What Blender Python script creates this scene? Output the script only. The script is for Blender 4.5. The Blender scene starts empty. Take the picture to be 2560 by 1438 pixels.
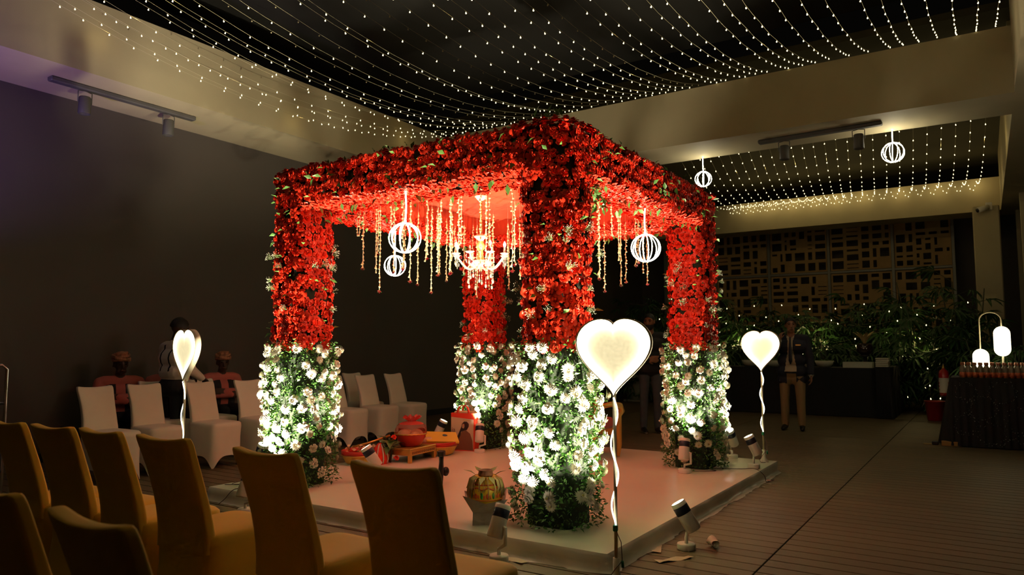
import bpy, math, random
import numpy as np
from mathutils import Vector, Matrix, noise

# ------------------------------------------------------------------ camera, world, exposure
# world axes follow the building: +X runs along the long dark wall, +Y towards that wall, Z up
sc = bpy.context.scene
C = sc.collection
cam_d = bpy.data.cameras.new('camera')
cam_d.sensor_width = 36.0
cam_d.lens = 36.0 * 1815.0 / 2560.0
cam_d.clip_end = 200
cam_d.clip_start = 0.05
cam_d.dof.use_dof = True
cam_d.dof.focus_distance = 5.6
cam_d.dof.aperture_fstop = 3.5
cam = bpy.data.objects.new('camera', cam_d)
C.objects.link(cam)
cam.location = (0, 0, 1.3)
cam.rotation_euler = (math.radians(90) + math.atan(151 / 1815.0), 0, math.radians(33.0 - 90.0))
sc.camera = cam
sc.view_settings.view_transform = 'Standard'
sc.view_settings.look = 'None'
sc.view_settings.exposure = 0.22
sc.view_settings.gamma = 1.0
sc.view_settings.use_curve_mapping = False
wd = bpy.data.worlds.new('night')
sc.world = wd
wd.use_nodes = True
wd.node_tree.nodes['Background'].inputs[0].default_value = (1.0, 0.86, 0.62, 1)
wd.node_tree.nodes['Background'].inputs[1].default_value = 0.0012
sc.cycles.max_bounces = 5
sc.cycles.diffuse_bounces = 3
sc.cycles.glossy_bounces = 2
sc.cycles.transmission_bounces = 4
sc.cycles.transparent_max_bounces = 6
sc.cycles.caustics_reflective = False
sc.cycles.caustics_refractive = False
sc.cycles.sample_clamp_indirect = 3.0
sc.cycles.use_adaptive_sampling = True
sc.cycles.adaptive_threshold = 0.07
sc.cycles.adaptive_min_samples = 24

random.seed(7)
RN = np.random.default_rng(11)
PI = math.pi
CAM = Vector((0, 0, 1.3))


def lamp(name, kind, loc, energy, color, radius=0.03, aim=None, size=None, blend=0.5):
    d = bpy.data.lights.new(name, kind)
    d.energy = energy
    d.color = color
    d.shadow_soft_size = radius
    o = bpy.data.objects.new(name, d)
    C.objects.link(o)
    o.location = loc
    if kind == 'SPOT':
        d.spot_size = math.radians(size)
        d.spot_blend = blend
    if aim is not None:
        o.rotation_euler = (Vector(aim) - Vector(loc)).to_track_quat('-Z', 'Y').to_euler()
    return o


# violet wash from a party light standing left of the frame, aimed at the soffit
lamp('party_wash_light', 'SPOT', (1.2, 7.2, 1.6), 240, (0.50, 0.30, 1.0), 0.06, (2.9, 8.7, 4.3), 75, 0.9)
WARM = (1.0, 0.75, 0.30)
CREAM = (1.0, 0.88, 0.62)


# ------------------------------------------------------------------ materials
def mat(name, col, rough=0.6, metal=0.0, emit=None, strength=0.0, trans=0.0, spec=0.5, noise_amt=0.0, nscale=8.0,
        bump=0.0, bscale=60.0, sheen=0.0, coat=0.0, alpha=1.0, sss=0.0, rnd=0.0, sample=True):
    m = bpy.data.materials.new(name)
    m.use_nodes = True
    nt = m.node_tree
    b = nt.nodes['Principled BSDF']
    b.inputs['Base Color'].default_value = (*col, 1)
    b.inputs['Roughness'].default_value = rough
    b.inputs['Metallic'].default_value = metal
    b.inputs['Specular IOR Level'].default_value = spec
    b.inputs['Transmission Weight'].default_value = trans
    b.inputs['Sheen Weight'].default_value = sheen
    b.inputs['Coat Weight'].default_value = coat
    b.inputs['Alpha'].default_value = alpha
    if sss:
        b.inputs['Subsurface Weight'].default_value = sss
        b.inputs['Subsurface Radius'].default_value = (0.02, 0.01, 0.005)
        b.inputs['Subsurface Scale'].default_value = 0.3
    if emit:
        b.inputs['Emission Color'].default_value = (*emit, 1)
        b.inputs['Emission Strength'].default_value = strength
    src = None
    if noise_amt or rnd:
        rgb = nt.nodes.new('ShaderNodeHueSaturation')
        rgb.inputs['Color'].default_value = (*col, 1)
        rgb.inputs['Value'].default_value = 1.0
        if noise_amt:
            tc = nt.nodes.new('ShaderNodeTexCoord')
            n = nt.nodes.new('ShaderNodeTexNoise')
            n.inputs['Scale'].default_value = nscale
            n.inputs['Detail'].default_value = 4
            nt.links.new(tc.outputs['Object'], n.inputs['Vector'])
            fac = n.outputs['Fac']
        else:
            oi = nt.nodes.new('ShaderNodeObjectInfo')
            fac = oi.outputs['Random']
        amt = noise_amt or rnd
        mr = nt.nodes.new('ShaderNodeMapRange')
        mr.inputs['From Min'].default_value = 0.25 if noise_amt else 0.0
        mr.inputs['From Max'].default_value = 0.75 if noise_amt else 1.0
        mr.inputs['To Min'].default_value = 1 - amt
        mr.inputs['To Max'].default_value = 1 + amt
        nt.links.new(fac, mr.inputs['Value'])
        nt.links.new(mr.outputs[0], rgb.inputs['Value'])
        nt.links.new(rgb.outputs[0], b.inputs['Base Color'])
    if bump:
        tc = nt.nodes.new('ShaderNodeTexCoord')
        n = nt.nodes.new('ShaderNodeTexNoise')
        n.inputs['Scale'].default_value = bscale
        n.inputs['Detail'].default_value = 3
        nt.links.new(tc.outputs['Object'], n.inputs['Vector'])
        bp = nt.nodes.new('ShaderNodeBump')
        bp.inputs['Strength'].default_value = bump
        bp.inputs['Distance'].default_value = 0.01
        nt.links.new(n.outputs['Fac'], bp.inputs['Height'])
        nt.links.new(bp.outputs[0], b.inputs['Normal'])
    if emit and not sample:
        m.cycles.emission_sampling = 'NONE'
    return m


MT = {}
MT['rose'] = mat('rose_petal', (0.88, 0.042, 0.014), 0.42, spec=0.35, noise_amt=0.16, nscale=14)
MT['rose_dark'] = mat('dark_rose_petal', (0.22, 0.006, 0.012), 0.45, spec=0.4)
MT['white_petal'] = mat('white_petal', (0.86, 0.82, 0.68), 0.5, spec=0.3)
MT['petal_heart'] = mat('petal_heart', (0.72, 0.66, 0.22), 0.6)
MT['leaf'] = mat('leaf_green', (0.055, 0.16, 0.025), 0.42, noise_amt=0.45, nscale=9)
MT['leaf_broad'] = mat('broad_leaf_green', (0.10, 0.24, 0.05), 0.4, noise_amt=0.3, nscale=20)
MT['core'] = mat('floral_foam', (0.012, 0.022, 0.010), 0.9)
MT['breath'] = mat('babys_breath', (0.85, 0.82, 0.66), 0.6)
MT['stem'] = mat('stem_green', (0.16, 0.24, 0.08), 0.6)
MT['cloth_red'] = mat('canopy_cloth_red', (0.60, 0.050, 0.010), 0.75, bump=0.3, bscale=25)
MT['tuberose'] = mat('tuberose_cream', (0.86, 0.72, 0.40), 0.55)
MT['thread'] = mat('thread', (0.8, 0.74, 0.6), 0.7)
MT['led'] = mat('led_rope', (1, 1, 1), 0.4, emit=(1.0, 0.90, 0.64), strength=34)
MT['led_pole'] = mat('led_rope_pole', (1, 1, 1), 0.4, emit=(1.0, 0.93, 0.72), strength=5)
MT['bulb'] = mat('fairy_bulb', (1, 1, 1), 0.3, emit=(1.0, 0.84, 0.44), strength=3.2, sample=False)
MT['bulb_off'] = mat('fairy_bulb_unlit', (0.55, 0.48, 0.30), 0.3)
MT['wire'] = mat('fairy_wire', (0.62, 0.56, 0.36), 0.45)
MT['plaster'] = mat('plaster_olive', (0.50, 0.43, 0.27), 0.72, noise_amt=0.05, nscale=3, bump=0.12, bscale=180)
MT['darkwall'] = mat('dark_wall', (0.095, 0.080, 0.068), 0.62, noise_amt=0.06, nscale=1.3, bump=0.05, bscale=90)
MT['blackceil'] = mat('black_ceiling', (0.010, 0.009, 0.007), 0.85)
MT['dimceil'] = mat('dim_ceiling', (0.075, 0.068, 0.042), 0.85)
MT['plank'] = mat('deck_plank', (0.125, 0.092, 0.044), 0.55, rnd=0.10, bump=0.15, bscale=40)
MT['joint'] = mat('deck_joint', (0.012, 0.009, 0.007), 0.9)
MT['vinyl'] = mat('white_vinyl', (0.82, 0.80, 0.68), 0.30, spec=0.5, noise_amt=0.04, nscale=2.0, bump=0.10, bscale=9)
MT['tape'] = mat('tape', (0.75, 0.68, 0.52), 0.5)
MT['gold_cover'] = mat('gold_chair_cover', (0.90, 0.55, 0.030), 0.62, sheen=0.15, noise_amt=0.04, nscale=6)
MT['white_cover'] = mat('white_chair_cover', (0.86, 0.80, 0.66), 0.7, sheen=0.1, noise_amt=0.03, nscale=6)
MT['black'] = mat('black_plastic', (0.012, 0.012, 0.014), 0.45)
MT['blackcloth'] = mat('black_cloth', (0.008, 0.008, 0.010), 0.85, noise_amt=0.2, nscale=10)
MT['white_paint'] = mat('white_paint', (0.82, 0.79, 0.72), 0.4)
MT['navy_band'] = mat('navy_band', (0.010, 0.012, 0.030), 0.4)
MT['lens'] = mat('spot_lens', (1, 1, 1), 0.3, emit=(1.0, 0.95, 0.80), strength=14, sample=False)
MT['metal'] = mat('grey_metal', (0.35, 0.33, 0.30), 0.35, metal=0.9)
MT['chrome'] = mat('chrome', (0.6, 0.6, 0.66), 0.18, metal=1.0)
MT['pole'] = mat('cream_pole', (0.75, 0.68, 0.50), 0.45)
MT['track'] = mat('track_grey', (0.10, 0.095, 0.09), 0.55)
MT['gold'] = mat('gilt', (0.72, 0.42, 0.10), 0.35, metal=0.75)
MT['brass'] = mat('brass', (0.80, 0.52, 0.14), 0.3, metal=0.9)
MT['crystal'] = mat('crystal', (1.0, 0.90, 0.70), 0.08, trans=0.12, spec=0.8, coat=0.6)
MT['amber'] = mat('amber_glass', (0.85, 0.50, 0.16), 0.15, trans=0.25, coat=0.5)
MT['flame'] = mat('candle_bulb', (1, 1, 1), 0.3, emit=(1.0, 0.86, 0.58), strength=40)
MT['red_velvet'] = mat('red_velvet', (0.42, 0.015, 0.012), 0.7, sheen=0.4)
MT['red_plastic'] = mat('red_plastic', (0.55, 0.02, 0.012), 0.38)
MT['net'] = mat('red_net', (0.75, 0.035, 0.02), 0.6, alpha=0.72, bump=0.5, bscale=120)
MT['net_sheer'] = mat('red_net_sheer', (0.75, 0.06, 0.03), 0.6, alpha=0.28)
MT['coconut'] = mat('pale_husk', (0.78, 0.55, 0.32), 0.7, noise_amt=0.25, nscale=18)
MT['yellow_weave'] = mat('yellow_weave', (0.72, 0.42, 0.06), 0.6, bump=0.8, bscale=80)
MT['yellow_paper'] = mat('yellow_paper', (0.85, 0.58, 0.06), 0.5)
MT['turmeric'] = mat('turmeric_paint', (0.90, 0.58, 0.03), 0.42)
MT['orange_paint'] = mat('orange_paint', (0.75, 0.13, 0.02), 0.45)
MT['green_paint'] = mat('green_paint', (0.02, 0.28, 0.05), 0.45)
MT['foil'] = mat('grey_paper', (0.42, 0.40, 0.37), 0.55, noise_amt=0.12, nscale=20)
MT['straw'] = mat('dry_straw', (0.62, 0.46, 0.20), 0.75)
MT['leaf_dry'] = mat('betel_leaf', (0.14, 0.22, 0.07), 0.5)
MT['bag_red'] = mat('bag_red', (0.85, 0.05, 0.02), 0.55)
MT['bag_print'] = mat('bag_print_cream', (0.72, 0.56, 0.38), 0.55)
MT['print_brown'] = mat('print_brown', (0.22, 0.09, 0.05), 0.6)
MT['print_dark'] = mat('print_dark', (0.035, 0.02, 0.018), 0.6)
MT['print_skin'] = mat('print_skin', (0.55, 0.32, 0.2), 0.6)
MT['cable'] = mat('cable_dark', (0.06, 0.02, 0.018), 0.5)
MT['clip_green'] = mat('clip_green', (0.0, 0.16, 0.07), 0.4)
MT['pot_dark'] = mat('dark_glaze', (0.03, 0.012, 0.010), 0.15, coat=0.6)
MT['palm'] = mat('palm_leaf', (0.030, 0.085, 0.020), 0.45, noise_amt=0.4, nscale=5)
MT['cane'] = mat('palm_cane', (0.05, 0.06, 0.03), 0.7)
MT['pale_pot'] = mat('pale_planter', (0.32, 0.33, 0.26), 0.6)
MT['jali'] = mat('lattice_tan', (0.56, 0.37, 0.16), 0.75, noise_amt=0.1, nscale=4)
MT['post'] = mat('steel_post', (0.30, 0.30, 0.27), 0.5, metal=0.3)
MT['glass_dark'] = mat('dark_glass', (0.008, 0.008, 0.008), 0.12, spec=0.4)
MT['navy'] = mat('navy_blazer', (0.010, 0.012, 0.028), 0.75)
MT['cream_shirt'] = mat('cream_shirt', (0.55, 0.46, 0.32), 0.75)
MT['white_shirt'] = mat('white_shirt', (0.84, 0.80, 0.70), 0.75)
MT['khaki'] = mat('khaki_cloth', (0.34, 0.235, 0.11), 0.8)
MT['skin'] = mat('brown_skin', (0.34, 0.16, 0.085), 0.55)
MT['skin_light'] = mat('light_brown_skin', (0.36, 0.17, 0.085), 0.55)
MT['skin_deep'] = mat('deep_brown_skin', (0.055, 0.026, 0.016), 0.55)
MT['hair'] = mat('black_hair', (0.006, 0.005, 0.004), 0.6)
MT['black_jacket'] = mat('black_jacket', (0.010, 0.010, 0.010), 0.7)
MT['denim'] = mat('grey_denim', (0.075, 0.085, 0.10), 0.85, noise_amt=0.15, nscale=12)
MT['black_trouser'] = mat('black_trouser', (0.009, 0.009, 0.012), 0.8)
MT['shoe'] = mat('black_shoe', (0.009, 0.008, 0.008), 0.3)
MT['sole'] = mat('white_sole', (0.5, 0.46, 0.38), 0.6)
MT['pink_shirt'] = mat('pink_shirt', (0.55, 0.15, 0.12), 0.8)
MT['turban'] = mat('patterned_turban', (0.36, 0.16, 0.08), 0.8, noise_amt=0.7, nscale=28)
MT['eye'] = mat('eye_dark', (0.01, 0.008, 0.006), 0.2)
MT['steelwatch'] = mat('watch_steel', (0.7, 0.68, 0.6), 0.25, metal=0.9)
MT['ceramic'] = mat('white_ceramic', (0.55, 0.56, 0.46), 0.35)
MT['salad'] = mat('green_salad', (0.10, 0.2, 0.04), 0.6, noise_amt=0.5, nscale=30)
MT['paper'] = mat('white_paper', (0.62, 0.58, 0.48), 0.7)
MT['ext_red'] = mat('extinguisher_red', (0.50, 0.012, 0.012), 0.3, coat=0.4)
MT['label_white'] = mat('label_white', (0.7, 0.66, 0.58), 0.5)
MT['bucket_red'] = mat('bucket_red', (0.30, 0.012, 0.010), 0.45)
MT['bottle'] = mat('clear_bottle', (0.55, 0.48, 0.36), 0.12, trans=0.55, spec=0.6)
MT['juice'] = mat('orange_drink', (0.60, 0.14, 0.05), 0.3)
MT['cap'] = mat('copper_cap', (0.34, 0.12, 0.06), 0.4, metal=0.4)
MT['capsule'] = mat('capsule_glow', (1, 1, 1), 0.4, emit=(1.0, 0.90, 0.58), strength=3.0)
MT['sequin'] = mat('sequin_silver', (0.40, 0.40, 0.38), 0.35, metal=0.9)
MT['wood'] = mat('raw_wood', (0.42, 0.24, 0.07), 0.7)
MT['socket'] = mat('socket_grey', (0.30, 0.29, 0.27), 0.5)
MT['petal_litter'] = mat('paper_pink', (0.6, 0.3, 0.26), 0.7)


def heart_mat():
    m = bpy.data.materials.new('heart_glow')
    m.use_nodes = True
    nt = m.node_tree
    b = nt.nodes['Principled BSDF']
    b.inputs['Base Color'].default_value = (0.9, 0.85, 0.7, 1)
    b.inputs['Roughness'].default_value = 0.35
    at = nt.nodes.new('ShaderNodeAttribute')
    at.attribute_name = 'edge'
    mr = nt.nodes.new('ShaderNodeMapRange')
    mr.inputs['From Min'].default_value = 0.0
    mr.inputs['From Max'].default_value = 1.0
    mr.inputs['To Min'].default_value = 0.60
    mr.inputs['To Max'].default_value = 7.0
    n = nt.nodes.new('ShaderNodeTexNoise')
    n.inputs['Scale'].default_value = 22
    mu = nt.nodes.new('ShaderNodeMath')
    mu.operation = 'MULTIPLY_ADD'
    mu.inputs[1].default_value = 0.35
    nt.links.new(n.outputs['Fac'], mu.inputs[0])
    pw = nt.nodes.new('ShaderNodeMath')
    pw.operation = 'POWER'
    pw.inputs[1].default_value = 5.5
    nt.links.new(at.outputs['Fac'], pw.inputs[0])
    nt.links.new(pw.outputs[0], mr.inputs['Value'])
    nt.links.new(mr.outputs[0], mu.inputs[2])
    b.inputs['Emission Color'].default_value = (1.0, 0.86, 0.50, 1)
    nt.links.new(mu.outputs[0], b.inputs['Emission Strength'])
    return m


MT['heart'] = heart_mat()


# ------------------------------------------------------------------ mesh helpers
def fast_mesh(name, V, F, smooth=True, mi=None):
    me = bpy.data.meshes.new(name)
    V = np.asarray(V, dtype=np.float32).reshape(-1, 3)
    me.vertices.add(len(V))
    me.vertices.foreach_set('co', V.ravel())
    if isinstance(F, np.ndarray):
        tot = np.full(len(F), F.shape[1], dtype=np.int32)
        fl = F.astype(np.int32).ravel()
    else:
        tot = np.fromiter((len(f) for f in F), dtype=np.int32, count=len(F))
        fl = np.fromiter((i for f in F for i in f), dtype=np.int32, count=int(tot.sum()))
    st = np.concatenate(([0], np.cumsum(tot)[:-1])).astype(np.int32)
    me.loops.add(len(fl))
    me.loops.foreach_set('vertex_index', fl)
    me.polygons.add(len(tot))
    me.polygons.foreach_set('loop_start', st)
    me.polygons.foreach_set('loop_total', tot)
    if mi is not None:
        me.polygons.foreach_set('material_index', np.asarray(mi, dtype=np.int32))
    me.polygons.foreach_set('use_smooth', np.full(len(tot), smooth, dtype=bool))
    me.update(calc_edges=True)
    return me


def put(name, me, m, parent=None, loc=None, rotz=None, kind=None):
    o = bpy.data.objects.new(name, me)
    C.objects.link(o)
    if m is not None and len(me.materials) == 0:
        for k in (m if isinstance(m, (list, tuple)) else [m]):
            me.materials.append(MT[k] if isinstance(k, str) else k)
    if parent is not None:
        o.parent = parent
    if loc is not None:
        o.location = loc
    if rotz is not None:
        o.rotation_euler = (0, 0, rotz)
    if kind:
        o['kind'] = kind
    return o


class MB:
    """collects shapes into one mesh"""

    def __init__(self):
        self.v = []
        self.f = []
        self.m = []
        self.n = 0

    def add(self, VF, X=None, mi=0):
        V, F = VF
        V = np.asarray(V, dtype=float).reshape(-1, 3)
        if X is not None:
            X = np.array(X)
            V = V @ X[:3, :3].T + X[:3, 3]
        self.v.append(V)
        n = self.n
        self.f.extend([tuple(i + n for i in f) for f in F])
        self.m.extend([mi] * len(F))
        self.n += len(V)
        return self

    def mesh(self, name, smooth=True):
        return fast_mesh(name, np.concatenate(self.v), self.f, smooth, self.m)

    def build(self, name, m, parent=None, loc=None, rotz=None, smooth=True, kind=None):
        return put(name, self.mesh(name, smooth), m, parent, loc, rotz, kind)


def box(x0, x1, y0, y1, z0, z1, b=0.0):
    lo, hi = (x0, y0, z0), (x1, y1, z1)
    if b <= 0:
        V = [((hi if i & 1 else lo)[0], (hi if i & 2 else lo)[1], (hi if i & 4 else lo)[2]) for i in range(8)]
        return V, [(0, 2, 3, 1), (4, 5, 7, 6), (0, 1, 5, 4), (2, 6, 7, 3), (0, 4, 6, 2), (1, 3, 7, 5)]
    V = []
    idx = {}
    for c in range(8):
        for a in range(3):
            p = []
            for k in range(3):
                s = (c >> k) & 1
                p.append((hi[k] - (0 if k == a else b)) if s else (lo[k] + (0 if k == a else b)))
            idx[c, a] = len(V)
            V.append(p)
    F = []
    for a in range(3):
        o1, o2 = (a + 1) % 3, (a + 2) % 3
        for s in (0, 1):
            cs = [(s << a) | (i << o1) | (j << o2) for i, j in ((0, 0), (1, 0), (1, 1), (0, 1))]
            q = [idx[c, a] for c in cs]
            F.append(tuple(q if s else q[::-1]))
    for a in range(3):
        b1, t = (a + 1) % 3, (a + 2) % 3
        for sa in (0, 1):
            for sb in (0, 1):
                c1 = (sa << a) | (sb << b1)
                c2 = c1 | (1 << t)
                q = [idx[c1, a], idx[c1, b1], idx[c2, b1], idx[c2, a]]
                F.append(tuple(q if sa != sb else q[::-1]) if False else tuple(q if (sa ^ sb) == 0 else q[::-1]))
    for c in range(8):
        q = [idx[c, 0], idx[c, 1], idx[c, 2]]
        F.append(tuple(q if bin(c).count('1') % 2 else q[::-1]))
    return V, F


def lathe(prof, n=20, arc=None):
    V = []
    F = []
    rings = []
    for r, z in prof:
        if r < 1e-6:
            rings.append([len(V)])
            V.append((0, 0, z))
        else:
            rings.append(list(range(len(V), len(V) + n)))
            for i in range(n):
                a = 2 * PI * i / n
                V.append((r * math.cos(a), r * math.sin(a), z))
    for A, B in zip(rings[:-1], rings[1:]):
        for i in range(n):
            j = (i + 1) % n
            if len(A) == 1 and len(B) == 1:
                continue
            if len(A) == 1:
                F.append((A[0], B[j], B[i]))
            elif len(B) == 1:
                F.append((A[i], A[j], B[0]))
            else:
                F.append((A[i], A[j], B[j], B[i]))
    return V, F


def tube(path, r, n=8, cap=True, closed=False):
    P = [Vector(p) for p in path]
    N = len(P)
    rr = r if isinstance(r, (list, tuple)) else [r] * N
    V = []
    F = []
    t0 = (P[1] - P[0]).normalized()
    up = Vector((0, 0, 1)) if abs(t0.z) < 0.9 else Vector((1, 0, 0))
    nx = t0.cross(up).normalized()
    for i in range(N):
        if closed:
            t = (P[(i + 1) % N] - P[i - 1]).normalized()
        else:
            t = (P[min(i + 1, N - 1)] - P[max(i - 1, 0)]).normalized()
        nx = (nx - t * nx.dot(t))
        nx = nx.normalized() if nx.length > 1e-6 else t.orthogonal().normalized()
        ny = t.cross(nx)
        for k in range(n):
            a = 2 * PI * k / n
            V.append(tuple(P[i] + (nx * math.cos(a) + ny * math.sin(a)) * rr[i]))
    for i in range(N if closed else N - 1):
        a0, b0 = i * n, ((i + 1) % N) * n
        for k in range(n):
            F.append((a0 + k, a0 + (k + 1) % n, b0 + (k + 1) % n, b0 + k))
    if cap and not closed:
        F.append(tuple(range(n))[::-1])
        F.append(tuple(range((N - 1) * n, N * n)))
    return V, F


def ball(c, r, nu=12, nv=8):
    r = r if isinstance(r, (list, tuple)) else (r, r, r)
    prof = [(math.sin(PI * i / nv), -math.cos(PI * i / nv)) for i in range(nv + 1)]
    prof[0] = (0, -1)
    prof[-1] = (0, 1)
    V, F = lathe(prof, nu)
    return [(c[0] + x * r[0], c[1] + y * r[1], c[2] + z * r[2]) for x, y, z in V], F


def cone_cap(p0, r0, p1, r1, n=12):
    """tapered capsule"""
    p0, p1 = Vector(p0), Vector(p1)
    d = p1 - p0
    L = max(d.length, 1e-5)
    prof = [(0, -r0)] + [(r0 * math.sin(a), -r0 * math.cos(a)) for a in (0.5, 1.0, PI / 2)]
    prof += [(r1 * math.cos(a), L + r1 * math.sin(a)) for a in (0.0, 0.55, 1.05)] + [(0, L + r1)]
    V, F = lathe(prof, n)
    q = d.to_track_quat('Z', 'Y').to_matrix()
    return [tuple(p0 + q @ Vector(v)) for v in V], F


def leafVF(L=1.0, w=0.4, fold=0.08, droop=0.1):
    V = [(0, 0, 0), (L * .45, w * .5, fold), (L, 0, -droop), (L * .45, -w * .5, fold), (L * .5, 0, 0)]
    return V, [(0, 3, 2, 4), (0, 4, 2, 1)]


def basis(n, spin=0.0, tilt=0.0):
    n = Vector(n).normalized()
    if tilt:
        n = (n + Vector((random.uniform(-1, 1), random.uniform(-1, 1), random.uniform(-1, 1))) * tilt).normalized()
    t = n.orthogonal().normalized()
    b = n.cross(t)
    c, s = math.cos(spin), math.sin(spin)
    x = t * c + b * s
    y = n.cross(x)
    return Matrix(((x.x, y.x, n.x), (x.y, y.y, n.y), (x.z, y.z, n.z)))


def xf(loc, R=None, s=1.0):
    M4 = (R.to_4x4() if R is not None else Matrix.Identity(4))
    S = Matrix.Diagonal((s, s, s, 1)) if not isinstance(s, (tuple, list)) else Matrix.Diagonal((*s, 1))
    return Matrix.Translation(Vector(loc)) @ M4 @ S


def scatter(protos, mats):
    """tile prototype meshes over matrices -> V, F"""
    Vs, Fs = [], []
    n = 0
    grp = {}
    for k, (pi, X) in enumerate(mats):
        grp.setdefault(pi, []).append(np.array(X))
    for pi, Xs in grp.items():
        V, F = protos[pi]
        V = np.asarray(V, float)
        A = np.stack(Xs)
        W = np.einsum('nij,kj->nki', A[:, :3, :3], V) + A[:, None, :3, 3]
        base = n + np.arange(len(Xs)) * len(V)
        for f in F if False else []:
            pass
        by = {}
        for f in F:
            by.setdefault(len(f), []).append(f)
        for ln, fs in by.items():
            fa = np.asarray(fs)
            Fs.append((base[:, None, None] + fa[None]).reshape(-1, ln))
        Vs.append(W.reshape(-1, 3))
        n += len(Xs) * len(V)
    return np.concatenate(Vs), Fs


def stuff_mesh(name, protos, mats, m, parent, kind='stuff', smooth=True):
    V, Fs = scatter(protos, mats)
    me = bpy.data.meshes.new(name)
    V = V.astype(np.float32)
    me.vertices.add(len(V))
    me.vertices.foreach_set('co', V.ravel())
    fl = np.concatenate([f.ravel() for f in Fs]).astype(np.int32)
    tot = np.concatenate([np.full(len(f), f.shape[1]) for f in Fs]).astype(np.int32)
    st = np.concatenate(([0], np.cumsum(tot)[:-1])).astype(np.int32)
    me.loops.add(len(fl))
    me.loops.foreach_set('vertex_index', fl)
    me.polygons.add(len(tot))
    me.polygons.foreach_set('loop_start', st)
    me.polygons.foreach_set('loop_total', tot)
    me.polygons.foreach_set('use_smooth', np.full(len(tot), smooth, dtype=bool))
    me.update(calc_edges=True)
    return put(name, me, m, parent, kind=kind)


def thing(name, label, cat, loc=(0, 0, 0), rotz=0.0, group=None):
    o = bpy.data.objects.new(name, None)
    o.empty_display_size = 0.1
    C.objects.link(o)
    o.location = loc
    o.rotation_euler = (0, 0, rotz)
    return tag(o, label, cat, group)


def tag(o, label, cat, group=None):
    o['label'] = label
    o['category'] = cat
    if group:
        o['group'] = group
    return o


def struct(o):
    o['kind'] = 'structure'
    return o


KIDS = {}


def kids(o):
    return [c for c in bpy.data.objects if c.parent == o]


def dup(root, loc, rotz=None, label=None, group=None, scale=None, children=None):
    r = root.copy()
    C.objects.link(r)
    r.location = loc
    if rotz is not None:
        r.rotation_euler = (0, 0, rotz)
    if label:
        r['label'] = label
    if group:
        r['group'] = group
    if scale is not None:
        r.scale = scale
    if root.name not in KIDS:
        ch = kids(root)
        KIDS[root.name] = [(c, kids(c)) for c in ch]
    for c, gs in KIDS[root.name]:
        cc = c.copy()
        C.objects.link(cc)
        cc.parent = r
        for g in gs:
            gg = g.copy()
            C.objects.link(gg)
            gg.parent = cc
    return r


ORD = ['first', 'second', 'third', 'fourth', 'fifth', 'sixth', 'seventh', 'eighth', 'ninth', 'tenth', 'eleventh', 'twelfth',
       'thirteenth', 'fourteenth', 'fifteenth', 'sixteenth', 'seventeenth', 'eighteenth', 'nineteenth', 'twentieth']
ORD += ['twenty-' + o for o in ORD[:9]] + ['thirtieth'] + ['thirty-' + o for o in ORD[:9]] + ['fortieth'] + ['forty-' + o for o in ORD[:9]]

# ------------------------------------------------------------------ the setting
# floor: deck boards running along Y, pitch 0.145, common butt joints every 2.38 m
PITCH = 0.145
floor = struct(put('floor', fast_mesh('floor', *box(-4, 23, -2.6, 9.2, -0.08, -0.012), smooth=False), 'joint'))
YJ = [-2.6, -1.20, 1.18, 3.56, 5.94, 9.06]
far = MB()
pm = {}
for seg in range(5):
    y0, y1 = YJ[seg] + .004, YJ[seg + 1] - .004
    pm[seg] = fast_mesh('plank', *box(-PITCH / 2 + .006, PITCH / 2 - .006, y0, y1, -0.014, 0, .0025), smooth=False)
    pm[seg].materials.append(MT['plank'])
    for i in range(-27, 158):
        x = i * PITCH
        one = (seg in (1, 2) and 2.6 < x < 13.5) or (seg == 3 and 8.2 < x < 13.5)
        if one:
            put('plank', pm[seg], None, floor, (x, 0, 0))
        else:
            far.add(box(x - PITCH / 2 + .006, x + PITCH / 2 - .006, y0, y1, -0.014, 0, 0))
far.build('plank_field', 'plank', floor, smooth=False, kind='stuff')

WL = 9.06
struct(put('wall_left', fast_mesh('wall_left', *box(-4, 22, WL, WL + .15, 0, 4.27), smooth=False), 'darkwall'))
struct(put('baseboard_left', fast_mesh('baseboard_left', *box(-4, 22, WL - .018, WL, 0, .11, .004), smooth=False), 'black'))
struct(put('trim_1', fast_mesh('beam', *box(2.0, 22, 8.0, WL + .15, 4.27, 5.08), smooth=False), 'plaster'))      # beam along the dark wall
struct(put('trim_2', fast_mesh('beam', *box(10.1, 11.05, -.9, 8.0, 4.27, 5.08), smooth=False), 'plaster'))       # beam between the bays
struct(put('trim_3', fast_mesh('beam', *box(18.7, 19.5, -.9, 8.0, 4.27, 5.0), smooth=False), 'plaster'))         # beam above the lattice screen
struct(put('trim_4', fast_mesh('beam', *box(-4, 2.4, -2.6, WL + .15, 4.27, 5.08), smooth=False), 'plaster'))     # slab over the camera
struct(put('trim_5', fast_mesh('beam', *box(2.4, 10.1, -.95, -.42, 4.27, 5.6), smooth=False), 'plaster'))        # header along the glazed side
struct(put('trim_6', fast_mesh('beam', *box(11.05, 18.7, -.95, -.42, 4.27, 5.6), smooth=False), 'plaster'))
struct(put('ceiling', fast_mesh('ceiling', *box(2.0, 10.6, -1, 9.2, 5.9, 6.0), smooth=False), 'blackceil'))
struct(put('ceiling_2', fast_mesh('ceiling', *box(10.6, 22, -1, 9.2, 5.5, 5.6), smooth=False), 'dimceil'))
struct(put('wall_rear', fast_mesh('wall_rear', *box(21.6, 21.75, -1, WL, 0, 5.0), smooth=False), 'darkwall'))
struct(put('wall_behind', fast_mesh('wall_behind', *box(-4.15, -4, -2.6, WL, 0, 4.27), smooth=False), 'darkwall'))
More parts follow.
